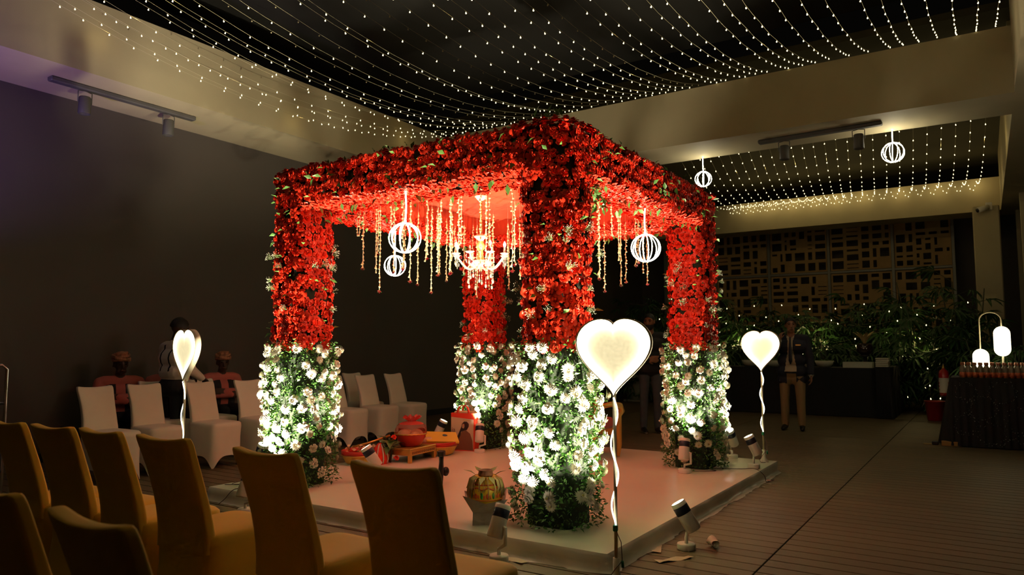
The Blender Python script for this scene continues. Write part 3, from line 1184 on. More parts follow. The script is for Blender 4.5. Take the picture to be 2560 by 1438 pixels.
globe('large LED globe lantern hanging from the front red beam over the stage', (4.30, 3.80, 2.54), 2.165, .125)
globe('LED globe lantern hanging low under the rear rose beam behind the large one', (5.60, 5.08, 2.52), 2.147, .112)
globe('LED globe lantern hanging from the rose beam beside the rear white pillar', (5.85, 2.42, 2.53), 2.16, .125)
globe('LED globe lantern hanging under the plaster beam, beside the track light', (10.95, .93, 4.275), 3.95, .142, n=9)
globe('LED globe lantern peeking out behind the red roses, hung from plaster beam', (10.95, 3.56, 4.275), 3.92, .125, n=8)

# ------------------------------------------------------------------ heart lamps on poles
def heart_pts(n=60):
    P = []
    for k in range(n):
        t = 2 * PI * k / n
        x = 16 * math.sin(t) ** 3
        y = 13 * math.cos(t) - 3.0 * math.cos(2 * t) - 1.2 * math.cos(3 * t) - .4 * math.cos(4 * t)
        P.append((x / 32.0, (y + 2.4) / 25.6))
    return P


def heart_lamp(label, loc, rotz, zc, wide, tall, lean=0.0, pole_r=.010):
    t = thing('heart_lamp', label, 'lamp', loc, rotz, 'glowing heart lamps')
    P = heart_pts()
    n = len(P)
    c = (0, .05)
    rings = [1.0, .93, .86, .74, .6, .42, .22, .0]
    V = []
    E = []
    for s in rings:
        for x, y in P:
            V.append(((c[0] + (x - c[0]) * s) * wide, -.022, zc + (c[1] + (y - c[1]) * s) * tall))
            E.append(s)
    F = [(l * n + k, (l + 1) * n + k, (l + 1) * n + (k + 1) % n, l * n + (k + 1) % n) for l in range(len(rings) - 1) for k in range(n)]
    nv = len(V)
    V2 = [(x, .022, z) for x, y, z in V]
    F2 = [tuple(nv + i for i in f[::-1]) for f in F]
    me = fast_mesh('glow_panel', V + V2, F + F2)
    at = me.attributes.new('edge', 'FLOAT', 'POINT')
    at.data.foreach_set('value', np.array(E + E, dtype=np.float32))
    put('glow_panel', me, 'heart', t)
    # rim
    mb = MB()
    V = []
    for s, y in ((1.0, -.026), (1.035, -.026), (1.035, .026), (1.0, .026)):
        V += [((c[0] + (x - c[0]) * s) * wide, y, zc + (c[1] + (q - c[1]) * s) * tall) for x, q in P]
    F = [(l * n + k, ((l + 1) % 4) * n + k, ((l + 1) % 4) * n + (k + 1) % n, l * n + (k + 1) % n) for l in range(4) for k in range(n)]
    put('rim', fast_mesh('rim', V, F), 'pole', t)
    zb = zc - .52 * tall
    put('pole', fast_mesh('pole', *tube([(0, 0, .1), (0, 0, zb + .02)], pole_r, 10)), 'pole', t)
    put('foot', fast_mesh('foot', *lathe([(.045, 0), (.043, .012), (.026, .035), (.020, .05), (.018, .125), (0, .127)], 18)), 'white_paint', t)
    path = []
    for s in np.linspace(0, 1, 40):
        a = s * 4.2 * PI
        path.append((.020 * math.sin(a) * (1 if s < .95 else .5), -.012 - .010 * math.cos(a), zb - (zb - .30) * s))
    put('led_strip', fast_mesh('led_strip', *tube(path, .0046, 5)), 'led_pole', t)
    put('clip', fast_mesh('clip', *box(-.012, .014, -.03, .0, .275, .31, .004), smooth=False), 'clip_green', t)
    put('cable', fast_mesh('cable', *tube([(.005, -.02, .28), (.035, -.03, .22), (.04, -.03, .12), (.02, -.06, .10), (-.03, -.08, .03), (-.01, -.09, .004), (.03, -.07, .004)], .0025, 5)), 'cable', t)
    put('plug', fast_mesh('plug', *tube([(.04, -.03, .12), (.043, -.03, .085)], .008, 6)), 'clip_green', t)
    return t


VIEW = math.radians(33 - 90)                       # a thing with this turn shows its front (-Y) to the camera's axis
heart_lamp('large glowing heart lamp on a pole at the near stage corner', (3.83, 1.79, 0), VIEW - .33, 1.245, .425, .435)
heart_lamp('small glowing heart lamp on a pole beside the man in a blazer', (7.86, 1.98, .12), VIEW - .55, 1.145, .385, .42)
heart_lamp('glowing heart lamp turned sideways on a pole in front of white chairs', (3.82, 5.90, 0), VIEW - .72, 1.235, .43, .44)

# ------------------------------------------------------------------ spot lamps round the pillars
def spot(label, loc, aim, power, tilt_dir=None, head_z=.22, L=.20, R=.05, size=92):
    t = thing('spot_lamp', label, 'spotlight', loc, 0, 'floor spot lamps')
    put('base', fast_mesh('base', *lathe([(0, 0), (.058, 0), (.060, .006), (.060, .034), (.056, .040), (0, .040)], 22)), 'white_paint', t)
    d = (Vector(aim) - (Vector(loc) + Vector((0, 0, head_z)))).normalized()
    side = d.cross(Vector((0, 0, 1))).normalized()
    hc = Vector((0, 0, head_z))
    p1 = hc - d * (L * .15) + side * (R + .012)
    put('bracket', fast_mesh('bracket', *tube([(0, 0, .038), Vector((0, 0, .075)), p1 + Vector((0, 0, -.10)) if p1.z > .19 else p1 + Vector((0, 0, -.05)), p1, p1 - side * .014], .012, 8)),
        'white_paint', t)
    Rm = d.to_track_quat('Z', 'Y').to_matrix()
    X = xf(hc, Rm)
    h = MB().add(lathe([(0, -L * .5), (R * .94, -L * .5), (R, -L * .48), (R, L * .10)], 24), X).build('head', 'white_paint', t)
    MB().add(lathe([(R, L * .10), (R * 1.012, L * .105), (R * 1.012, L * .36), (R, L * .365)], 24), X).build('dark_band', 'navy_band', h)
    MB().add(lathe([(R, L * .36), (R, L * .5), (R * .90, L * .5), (R * .88, L * .46)], 24), X).build('collar', 'white_paint', h)
    MB().add(lathe([(R * .88, L * .465), (0, L * .465)], 24), X).build('lens', 'lens', h)
    lamp('spot_beam', 'SPOT', Vector(loc) + hc + d * (L * .53), power, CREAM, .03, aim, size, .6)
    return t


A, B_, C_, D_ = (PX[0], PY[0]), (PX[0], PY[1]), (PX[1], PY[0]), (PX[1], PY[1])


def sp(label, x, y, z, piv, zt, power, **k):
    spot(label, (x, y, z), (piv[0], piv[1], zt), power, **k)


PW = 430
sp('spot lamp leaning over in front of the near pillar, seen from behind', 3.78, 2.55, 0, A, 1.55, PW * 1.2, head_z=.24, size=100)
sp('lit spot lamp on the deck boards beside the stage edge', 4.66, 1.68, 0, A, 1.65, PW * 1.5, head_z=.21, size=100)
sp('upright spot lamp standing on the stage before the pillar near the blazer man', 6.76, 2.44, .12, C_, 1.6, PW * .8)
sp('lit spot lamp near the stage edge beside the small heart lamp', 7.42, 1.97, .12, C_, 1.45, PW * .6)
sp('lit spot lamp half behind leaves at the outer stage corner', 7.93, 2.33, .12, C_, 1.45, PW * .5)
sp('spot lamp tucked behind the pillar by the bearded man', 7.70, 2.92, .12, C_, 1.45, PW * .4)
sp('upright spot lamp beside the red shopping bag', 6.78, 4.84, .12, D_, 1.4, PW * .7, size=76)
sp('lit spot lamp between the yellow tray and the red bag', 6.95, 5.54, .12, D_, 1.45, PW * .5)
sp('lit spot lamp half hidden behind the gold chair before the stage', 4.80, 4.60, .12, B_, 1.3, PW * .6, size=72)
sp('spot lamp at the outer side of the pillar behind the gold chairs', 4.36, 5.55, .12, B_, 1.45, PW * .8)
sp('spot lamp on the floor in front of the pillar behind the gold chairs', 3.76, 4.95, 0, B_, 1.6, PW * 1.3, size=98)

# ------------------------------------------------------------------ fairy lights
FG = .26
def bulbVF(r=.012):
    return lathe([(0, -.6 * r), (r * .8, -.3 * r), (r, .35 * r), (r * .55, 1.3 * r), (r * .25, 2.2 * r), (0, 2.3 * r)], 6)


def fairy(name, path, step, label, group, lit=True, r=.0078, wire=.0015, jitter=.35, tail=None):
    t = thing(name, label, 'light string', path[0], 0, group)
    P0 = Vector(path[0])
    P = [Vector(p) - P0 for p in path]
    put('wire', fast_mesh('wire', *tube(P, wire, 3, False)), 'wire', t)
    ml = []
    acc = random.random() * step
    for si, (a, b) in enumerate(zip(P[:-1], P[1:])):
        if tail and si == tail[0]:
            step = tail[1]
            acc = 0.0
        L = (b - a).length
        s = acc
        while s < L:
            p = a.lerp(b, s / L)
            R = Matrix.Rotation(PI + random.uniform(-jitter, jitter) * (3 if random.random() < .1 else 1), 3, Vector((random.uniform(-1, 1), random.uniform(-1, 1), 0.01)).normalized())
            d = R @ Vector((0, 0, 1))
            ml.append((0, xf(p - Vector((0, 0, .024)), Matrix.Rotation(random.uniform(-jitter, jitter), 3, 'X') @ Matrix.Rotation(random.uniform(-jitter, jitter), 3, 'Y'))))
            s += step * random.choice((1, 1, 1, 1, .85, 1.15))
        acc = s - L
    o = stuff_mesh('bulbs', [bulbVF(r)], ml, 'bulb' if lit else 'bulb_off', t)
    return t


vs = [7.81, 7.66, 7.51, 7.44, 7.23, 6.94, 6.79, 6.64, 6.54, 6.31, 6.11, 5.9, 5.6, 5.4, 5.26, 4.94, 4.74, 4.47, 4.24, 4.02, 3.8, 3.63, 3.43, 3.24, 3.05, 2.88, 2.65,
      2.46, 2.3, 2.07, 1.87, 1.7, 1.52, 1.29, 1.07, .83, .68, .51, .31, .12, -.08, -.27]
unlit = {10, 12, 16, 23}
for k, v in enumerate(vs):
    sag = .63 + .03 * math.sin(k * 2.3)
    x0, x1 = 2.45, 10.09
    wob = .02 * math.sin(k * 1.7)
    path = []
    for s in np.linspace(0, 1, 34):
        x = x0 + (x1 - x0) * s
        path.append((x, v + wob * math.sin(s * PI) + .004 * math.sin(s * 60 + k), 5.11 - 4 * sag * s * (1 - s)))
    state = 'unlit' if k in unlit else 'lit'
    fairy('fairy_light_string', path, .28, '%s fairy light string under the black ceiling, %s from the dark wall' % (state, ORD[k]),
          'fairy lights over the stage', state == 'lit')
# the bulbs' light, gathered into small lamps sitting on the strings
for k, v in enumerate(vs):
    if k in unlit or k % 2:
        continue
    for s in ((.2, .55, .85) if k % 4 == 0 else (.38, .72)):
        lamp('fairy_glow', 'POINT', (2.45 + 7.64 * s, v, 5.08 - 4 * .63 * s * (1 - s)), FG, WARM, .011)
nb2 = 27
for k in range(nb2):
    v0 = -.20 + 4.5 * k / (nb2 - 1)
    v1 = v0 + .2 + min(.75, .45 * max(v0 + .2, 0))
    path = []
    for s in np.linspace(0, 1, 26):
        path.append((11.1 + 7.55 * s, v0 + (v1 - v0) * s, 5.05 - .10 * s - 4 * .55 * s * (1 - s)))
    x, y, z = path[-1]
    for q in range(1, 11):                        # hanging swag on the rear beam
        a = q / 10
        path.append((18.64, y + .16 * a, z - .20 * math.sin(PI * a) - .02 * a))
    fairy('fairy_light_string', path, .42, 'lit fairy light string of the rear bay, %s from the glazed side' % ORD[k], 'fairy lights of the rear bay', True, .0085, tail=(25, .10))
    if k % 3 == 0:
        for s in (.3, .7, .97):
            lamp('fairy_glow', 'POINT', (11.1 + 7.55 * s, v0 + (v1 - v0) * s, 5.02 - .10 * s - 4 * .55 * s * (1 - s)), FG * 4.4, WARM, .011)

# ------------------------------------------------------------------ chairs in stretch covers
def make_chair(m, label, cat='chair'):
    t = thing('covered_chair', label, cat)
    # seat + skirt: local +Y is where the sitter looks
    w, d = .195, .225
    n = 96

    def rr(hw, hd, e=7.0):
        out = []
        for k in range(n):
            a = 2 * PI * (k + .5) / n + PI / 4
            c, s = math.cos(a), math.sin(a)
            f = (abs(c) ** e + abs(s) ** e) ** (-1 / e)
            out.append((hw * c * f, hd * s * f))
        return out
    V = []
    levels = [(.0, .485, 0.30), (.0, .487, .7), (.0, .478, .93), (.0, .462, 1.0), (0, .43, 1.015), (0, .32, .985), (0, .2, .985), (0, .10, 1.0), (0, .0, 1.03)]
    for li, (_, z, s) in enumerate(levels):
        ring = rr(w * s, d * s)
        for x, y in ring:
            ax, ay = x / (w * s), y / (d * s)
            # arch between the feet
            m_ = min(abs(ax), abs(ay))
            arch = .125 * max(0.0, 1 - (m_ / .86) ** 3)
            zz = z
            if li >= 5:
                f = (.43 - z) / .43
                zz = .43 - f * (.43 - arch)
            yy = y
            if ay < -.85 and li >= 4:               # rear swings out to the back feet
                yy -= .07 * ((.43 - max(zz, 0)) / .43) ** 2
            V.append((x, yy, zz))
    F = [(l * n + k, l * n + (k + 1) % n, (l + 1) * n + (k + 1) % n, (l + 1) * n + k) for l in range(len(levels) - 1) for k in range(n)]
    F.append(tuple(range(n))[::-1])
    put('seat', fast_mesh('seat', V, F), m, t)
    # backrest
    V = []
    nb = 44
    zs = [.40, .46, .52, .58, .64, .70, .76, .82, .855, .880, .896, .906, .910]
    for li, z in enumerate(zs):
        f = (z - .46) / .445
        yc = -.195 - .03 * max(f, 0) - .115 * max(f, 0) ** 1.5
        hw = .180 - .010 * math.sin(PI * min(max(f, 0), 1)) + (.008 * max(f, 0) ** 4) - {9: .002, 10: .007, 11: .016, 12: .030}.get(li, 0)
        th = .034 - .008 * max(f, 0)
        if li == len(zs) - 1:
            th *= .45
        for k in range(nb):
            a = 2 * PI * (k + .5) / nb
            c, s = math.cos(a), math.sin(a)
            e = 6.0
            q = (abs(c) ** e + abs(s) ** e) ** (-1 / e)
            x = hw * c * q
            y = th * s * q
            horn = (.016 * (abs(x) / .18) ** 2.2 - .008) * max(f, 0) ** 5
            bow = -.020 * (abs(x) / hw) ** 2 * max(f, 0)
            V.append((x, yc + y - bow * .6, z + horn))
    F = [(l * nb + k, l * nb + (k + 1) % nb, (l + 1) * nb + (k + 1) % nb, (l + 1) * nb + k) for l in range(len(zs) - 1) for k in range(nb)]
    T = (len(zs) - 1) * nb
    # close the top with a strip across the thickness
    half = nb // 2
    for k in range(half - 1):
        F.append((T + k, T + k + 1, T + nb - 2 - k, T + nb - 1 - k))
    put('backrest', fast_mesh('backrest', V, F), m, t)
    for sx in (-1, 1):
        for sy in (-1, 1):
            put('leg', fast_mesh('leg', *tube([(sx * .145, sy * .17, .42), (sx * .158, sy * .182 - (.05 if sy < 0 else 0), .0)], .014, 8)), 'black', t)
    return t


gold0 = make_chair('gold_cover', '')
gold = [((1.86, 1.70), 'gold-covered chair with its back toward us, closest to the painted pot', 0.05),
        ((1.84, 2.31), 'gold-covered chair right in front of the leftmost flower pillar', -.02),
        ((1.88, 3.06), 'gold-covered chair just below the sideways heart lamp', .03),
        ((1.87, 3.54), 'fourth gold-covered chair of the front row counting from the painted pot', -.03),
        ((1.84, 3.96), 'fifth gold-covered chair of the front row counting from the painted pot', .04),
        ((1.82, 4.39), 'gold-covered chair at the far left end of the front row', 0.0),
        ((.91, 1.74), 'gold-covered chair of the back row, whole top edge in view at bottom', -.05),
        ((.93, 2.36), 'gold-covered chair of the back row cut off by the left edge', .03)]
for k, ((x, y), lb, rz) in enumerate(gold):
    loc = (x + .325, y, 0)
    if k == 0:
        gold0.location = loc
        gold0.rotation_euler = (0, 0, -PI / 2 + rz)
        gold0['label'] = lb
        gold0['group'] = 'gold-covered chairs facing the stage'
        r = gold0
    else:
        r = dup(gold0, loc, -PI / 2 + rz, lb, 'gold-covered chairs facing the stage')
white0 = make_chair('white_cover', '')
white = [((3.95, 7.62), 'white-covered chair at the left end of the row against the dark wall', 0.05),
         ((4.47, 7.68), 'white-covered chair between the end chair and the sideways heart lamp', -.04),
         ((5.09, 7.58), 'white-covered chair right behind the pole of the sideways heart lamp', 0.03),
         ((5.72, 7.58), 'white-covered chair half hidden by the left side of the flower pillar', -.02),
         ((7.12, 7.6), 'white-covered chair of which only the seat shows beside the flower pillar', 0.02),
         ((7.74, 7.6), 'white-covered chair second from the right end of the wall row', -.03),
         ((8.36, 7.6), 'white-covered chair at the right end of the row against the dark wall', .02),
         ((4.95, 8.28), 'white-covered chair of the rear row behind the waiter reaching out', .0),
         ((5.55, 8.28), 'white-covered chair of the rear row in front of the rightmost seated person', .0),
         ((8.2, 8.32), 'rear-row covered chair whose top peeks over the wall row', .0)]
for k, ((x, y), lb, rz) in enumerate(white):
    loc = (x, y - .325, 0)
    if k == 0:
        white0.location = loc
        white0.rotation_euler = (0, 0, PI + rz)
        white0['label'] = lb
        white0['group'] = 'white-covered chairs by the wall'
    else:
        dup(white0, loc, PI + rz, lb, 'white-covered chairs by the wall')

# ------------------------------------------------------------------ people
def hand(w, d, n, curl, thumb_side):
    """palm + five fingers as tapered capsules; d along the hand, n out of the palm"""
    w, d, n = Vector(w), Vector(d).normalized(), Vector(n)
    n = (n - d * n.dot(d)).normalized()
    s = d.cross(n) * thumb_side
    out = []
    for k in (-1, 0, 1):
        out.append((w + s * k * .020, .018, w + d * .075 + s * k * .024, .016, 'hand'))
    for k, (o, L) in enumerate(((.034, .068), (.012, .078), (-.010, .073), (-.030, .056))):
        a = w + d * .080 + s * o
        d1 = (d * math.cos(curl) + n * math.sin(curl)).normalized()
        d2 = (d * math.cos(curl * 2.2) + n * math.sin(curl * 2.2)).normalized()
        b = a + d1 * L * .5
        out.append((a, .0105, b, .0095, 'hand'))
        out.append((b, .0095, b + d2 * L * .5, .008, 'hand'))
    a = w + d * .022 + s * .034
    b = a + (d * .6 + s * .6 + n * .3).normalized() * .04
    out.append((a, .013, b, .011, 'hand'))
    out.append((b, .011, b + (d * .9 + s * .1 + n * .4).normalized() * .032, .009, 'hand'))
    return out


def person(label, loc, rotz, bones, ells, regions, override=None, voxel=.0095):
    """bones: (p0,r0,p1,r1,region), ells: (centre, radii, region) -> one continuous body mesh"""
    t = thing('person', label, 'person', loc, rotz)
    mb = MB()
    for p0, r0, p1, r1, rg in bones:
        mb.add(cone_cap(p0, r0, p1, r1, 14))
    for c, r, rg in ells:
        mb.add(ball(c, r, 18, 12))
    me0 = mb.mesh('body_raw')
    tmp = bpy.data.objects.new('body_raw', me0)
    C.objects.link(tmp)
    md = tmp.modifiers.new('r', 'REMESH')
    md.mode = 'VOXEL'
    md.voxel_size = voxel
    sm = tmp.modifiers.new('s', 'SMOOTH')
    sm.factor = .5
    sm.iterations = 4
    dg = bpy.context.evaluated_depsgraph_get()
    me = bpy.data.meshes.new_from_object(tmp.evaluated_get(dg))
    bpy.data.objects.remove(tmp)
    me.name = 'body'
    names = list(regions)
    me.materials.clear()
    for k in names:
        me.materials.append(MT[regions[k]])
    nP = len(me.polygons)
    cen = np.empty(nP * 3)
    me.polygons.foreach_get('center', cen)
    cen = cen.reshape(-1, 3)
    best = np.full(nP, 1e9)
    reg = np.zeros(nP, dtype=np.int32)
    for p0, r0, p1, r1, rg in bones:
        a, b = np.array(p0), np.array(p1)
        ab = b - a
        tt = np.clip(((cen - a) @ ab) / max(ab @ ab, 1e-9), 0, 1)
        dd = np.linalg.norm(cen - a - tt[:, None] * ab, axis=1) - (r0 + (r1 - r0) * tt)
        k = dd < best
        best[k] = dd[k]
        reg[k] = names.index(rg)
    for c, r, rg in ells:
        q = (cen - np.array(c)) / np.array(r)
        dd = (np.linalg.norm(q, axis=1) - 1) * min(r)
        k = dd < best
        best[k] = dd[k]
        reg[k] = names.index(rg)
    if override:
        for k in range(nP):
            o = override(cen[k], names[reg[k]])
            if o:
                reg[k] = names.index(o)
    me.polygons.foreach_set('material_index', reg)
    me.polygons.foreach_set('use_smooth', np.ones(nP, dtype=bool))
    put('body', me, None, t)
    return t


def head_parts(c, yaw=0.0, pitch=0.0, s=1.0):
    R = Matrix.Rotation(yaw, 3, 'Z') @ Matrix.Rotation(pitch, 3, 'X')
    c = Vector(c)

    def w(x, y, z):
        return tuple(c + R @ Vector((x * s, y * s, z * s)))
    ells = [(w(0, -.008, .028), (.078 * s, .094 * s, .092 * s), 'skin')]
    bones = [(w(0, .02, -.01), .068 * s, w(0, .040, -.072), .042 * s, 'skin'),
             (w(-.03, .05, -.07), .028 * s, w(.03, .05, -.07), .028 * s, 'skin'),
             (w(0, .084, .022), .010 * s, w(0, .102, -.018), .0145 * s, 'skin'),
             (w(-.018, .094, -.052), .010 * s, w(.018, .094, -.052), .010 * s, 'skin'),
             (w(-.078, -.005, .022), .012 * s, w(-.080, -.008, -.022), .010 * s, 'skin'),
             (w(.078, -.005, .022), .012 * s, w(.080, -.008, -.022), .010 * s, 'skin'),
             (w(-.045, .070, .040), .016 * s, w(.045, .070, .040), .016 * s, 'skin')]
    return bones, ells, w, R


def face_bits(t, w, R, skin=None):
    for sx in (-1, 1):
        put('eye', fast_mesh('eye', *ball(w(sx * .032, .083, .022), (.012, .008, .007), 10, 6)), 'eye', t)
        put('eyebrow', fast_mesh('eyebrow', *tube([w(sx * .014, .091, .042), w(sx * .034, .090, .048), w(sx * .052, .078, .042)], .0045, 6)), 'hair', t)
    put('mouth', fast_mesh('mouth', *tube([w(-.022, .098, -.052), w(0, .105, -.050), w(.022, .098, -.052)], .004, 6)), 'print_brown', t)


def hair_cap(t, w, name='hair', m='hair', front=.02, vol=1.0, seed=0):
    V = []
    nu, nv = 28, 12
    for j in range(nv + 1):
        f = j / nv
        for i in range(nu):
            a = 2 * PI * i / nu
            yy = math.sin(a)
            lim = 1.05 + (.70 if yy < .25 else .70 - .95 * (yy - .25))    # polar reach: longer behind, short at the forehead
            p = f * lim
            r = 1.0 + .05 * noise.noise((math.cos(a) * 3, yy * 3, p * 3 + seed))
            V.append(w(.085 * vol * r * math.sin(p) * math.cos(a), -.008 + .103 * vol * r * math.sin(p) * yy, .030 + .103 * vol * r * math.cos(p)))
    F = [(j * nu + i, j * nu + (i + 1) % nu, (j + 1) * nu + (i + 1) % nu, (j + 1) * nu + i) for j in range(nv) for i in range(nu)]
    return put(name, fast_mesh(name, V, F), m, t)


def legs_standing(tr, shoe, spread=.10, h=.92, r=1.0, toe=.16):
    b = []
    for sx, fy in ((-1, .02), (1, -.02)):
        x = sx * spread
        b += [((x * .95, 0, h), .098 * r, (x * 1.05, fy + .01, .50), .070 * r, tr), ((x * 1.05, fy + .01, .50), .070 * r, (x * 1.1, fy - .01, .10), .060 * r, tr),
              ((x * 1.1, fy - .04, .052), .044, (x * 1.25, fy + toe - .03, .036), .036, shoe), ((x * 1.25, fy + toe - .03, .036), .036, (x * 1.28, fy + toe, .03), .03, shoe)]
    return b


# --- man in a navy blazer, phone at his ear
hb, he, hw, hR = head_parts((0, .02, 1.655), yaw=.25, pitch=-.05, s=1.04)
bones = legs_standing('trouser', 'shoe', .115, .93) + hb
bones += [((0, 0, 1.46), .062, (0, .012, 1.58), .054, 'skin'),
          ((-.175, -.01, 1.45), .072, (.175, -.01, 1.45), .072, 'jacket'),
          ((-.12, 0, 1.32), .125, (.12, 0, 1.32), .125, 'jacket'), ((-.10, .0, 1.10), .118, (.10, .0, 1.10), .118, 'jacket'),
          ((-.11, .0, .93), .125, (.11, .0, .93), .125, 'jacket'), ((-.13, .0, .80), .098, (-.06, 0, .80), .1, 'jacket'),
          ((.06, .0, .80), .1, (.13, 0, .80), .098, 'jacket'),
          # left arm hangs
          ((-.215, -.01, 1.44), .070, (-.275, -.02, 1.14), .060, 'jacket'), ((-.275, -.02, 1.14), .060, (-.285, .05, .90), .050, 'jacket'),
          ((-.285, .05, .90), .040, (-.286, .058, .865), .036, 'cuff'),
          # right arm bent up to the face
          ((.215, -.01, 1.44), .070, (.285, .11, 1.20), .060, 'jacket'), ((.285, .11, 1.20), .060, (.165, .195, 1.38), .048, 'jacket'),
          ((.165, .195, 1.38), .042, (.152, .198, 1.425), .037, 'cuff')]
bones += hand((-.287, .06, .855), (0, .05, -1), (1, .2, 0), .35, 1)
bones += hand((.147, .198, 1.435), (-.20, -.12, 1), (-.8, -.5, -.2), .5, -1)
he += [((0, -.01, .95), (.15, .12, .10), 'trouser')]
regions = {'trouser': 'khaki', 'shoe': 'shoe', 'skin': 'skin', 'jacket': 'navy', 'cuff': 'white_shirt', 'hand': 'skin', 'shirt': 'cream_shirt'}


def ov(c, r):
    x, y, z = c
    if r == 'jacket' and y > .03 and .92 < z < 1.50 and abs(x - .005) < .035 + .055 * max(0, min(1, (1.30 - z) / .35)) + .03 * max(0, (z - 1.40) / .1):
        return 'shirt'
    if r == 'jacket' and z < .90 and y > .02 and abs(x) < .07:
        return 'trouser'
    return None


p = person('man in navy blazer and khaki trousers holding a phone to his face', (12.25, 2.61, 0), math.radians(96), bones, he, regions, ov)
face_bits(p, hw, hR)
hair_cap(p, hw, seed=1)
put('tie', fast_mesh('tie', *tube([(0, .118, 1.47), (.002, .135, 1.40), (.004, .142, 1.25), (.004, .140, 1.10), (.004, .135, 1.04)], [.016, .016, .024, .03, .006], 6)), 'navy_band', p)
put('belt', fast_mesh('belt', *tube([(-.085, .126, .915), (0, .142, .912), (.085, .126, .915)], .014, 6)), 'shoe', p)
put('name_badge', fast_mesh('name_badge', *box(-.155, -.075, .120, .130, 1.335, 1.355, .002), smooth=False), 'gold', p)
put('wristwatch', fast_mesh('wristwatch', *tube([(-.286 + .040 * math.cos(a), .058 + .040 * math.sin(a), .868) for a in np.linspace(0, 2 * PI, 14)[:-1]], .009, 6, False, True)), 'steelwatch', p)
ph = put('phone', fast_mesh('phone', *box(-.005, .005, -.035, .035, -.07, .07, .003), smooth=False), 'black', p)
ph.location = (.105, .165, 1.56)
ph.rotation_euler = (-.1, .3, .5)

# --- bearded man in a black jacket, half behind the pillar
hb, he, hw, hR = head_parts((.01, .03, 1.70), yaw=-.55, pitch=-.16, s=1.04)
bones = legs_standing('trouser', 'shoe', .095, .95, .92, .19) + hb
bones += [((0, 0, 1.50), .062, (0, .02, 1.62), .055, 'skin'), ((-.18, -.01, 1.48), .074, (.18, -.01, 1.48), .074, 'jacket'),
          ((-.11, 0, 1.34), .13, (.11, 0, 1.34), .13, 'jacket'), ((-.09, .01, 1.14), .128, (.09, .01, 1.14), .128, 'jacket'), ((-.09, 0, .98), .125, (.09, 0, .98), .125, 'jacket'),
          ((-.22, -.01, 1.47), .070, (-.27, .02, 1.20), .062, 'jacket'), ((-.27, .02, 1.20), .060, (-.10, .20, 1.14), .045, 'jacket'),
          ((.22, -.01, 1.47), .070, (.27, .02, 1.20), .062, 'jacket'), ((.27, .02, 1.20), .060, (.10, .20, 1.12), .045, 'jacket')]
bones += hand((-.09, .205, 1.14), (1, .25, .05), (.1, -1, 0), .35, 1)
bones += hand((.09, .205, 1.12), (-1, .35, .0), (-.1, -1, 0), .35, -1)
regions = {'trouser': 'denim', 'shoe': 'shoe', 'skin': 'skin_light', 'jacket': 'black_jacket', 'hand': 'skin_light', 'sole': 'sole'}
p = person('bearded man in black jacket and grey jeans standing behind the pillar', (10.66, 4.37, 0), math.radians(128), bones, he, regions,
           lambda c, r: 'sole' if r == 'shoe' and c[2] < .022 else None)
face_bits(p, hw, hR)
hair_cap(p, hw, seed=2)
V, F = [], []
for j in range(5):
    for i in range(13):
        a = -1.35 + 2.7 * i / 12
        z = -.030 - .018 * j - .004 * j * math.cos(a)
        r = (.078, .076, .070, .060, .046)[j] + .012
        V.append(hw(r * math.sin(a) * .92, .014 + r * math.cos(a) * 1.0 + .006 * j, z))
F = [(j * 13 + i, j * 13 + i + 1, (j + 1) * 13 + i + 1, (j + 1) * 13 + i) for j in range(4) for i in range(12)]
put('beard', fast_mesh('beard', V, F), 'hair', p)
put('jacket_emblem', fast_mesh('emblem', *ball((.075, .135, 1.40), (.016, .008, .022), 10, 6)), 'label_white', p)
put('wristwatch', fast_mesh('wristwatch', *tube([(.115, .19 + .040 * math.cos(a), 1.125 + .040 * math.sin(a)) for a in np.linspace(0, 2 * PI, 14)[:-1]], .008, 6, False, True)), 'steelwatch', p)

# --- waiter reaching towards a chair
hb, he, hw, hR = head_parts((0, .05, 1.52), yaw=-.05, pitch=-.2, s=1.0)
bones = legs_standing('trouser', 'shoe', .095, .86, .98) + hb
bones += [((0, 0, 1.34), .060, (0, .03, 1.46), .052, 'skin'), ((0, .0, 1.345), .066, (0, .012, 1.365), .064, 'shirt'), ((-.165, 0, 1.31), .075, (.165, 0, 1.31), .075, 'shirt'),
          ((-.10, 0, 1.18), .128, (.10, 0, 1.18), .128, 'shirt'), ((-.085, -.005, 1.02), .122, (.085, -.005, 1.02), .122, 'shirt'), ((-.085, -.01, .84), .125, (.085, -.01, .84), .125, 'apron'),
          ((-.21, 0, 1.30), .070, (-.28, .05, 1.06), .060, 'shirt'), ((-.28, .05, 1.06), .058, (-.20, .29, .99), .042, 'shirt'),
          ((.21, 0, 1.30), .070, (.31, .02, 1.05), .060, 'shirt'), ((.31, .02, 1.05), .060, (.20, .22, .95), .044, 'shirt')]
bones += hand((-.195, .30, .985), (.25, 1, -.5), (0, -.4, -1), .5, 1)
bones += hand((.19, .23, .945), (-.6, 1, -.3), (0, -.2, -1), .5, -1)
regions = {'trouser': 'black_trouser', 'shoe': 'shoe', 'skin': 'skin_deep', 'shirt': 'white_shirt', 'apron': 'black_trouser', 'hand': 'skin_deep'}
p = person('waiter in white shirt and bow tie bending over the white chairs', (5.02, 7.98, 0), math.radians(-92), bones, he, regions,
           lambda c, r: 'apron' if r == 'shirt' and 1.03 < c[2] < 1.33 and abs(abs(c[0]) - .085) < .012 and abs(c[0]) < .14 else None)
face_bits(p, hw, hR)
hair_cap(p, hw, vol=1.06, seed=3)
mb = MB()
for sx in (-1, 1):
    mb.add(tube([(0, .084, 1.362), (sx * .03, .082, 1.364), (sx * .045, .078, 1.364)], [.006, .014, .017], 6))
mb.build('bow_tie', 'black_trouser', p)

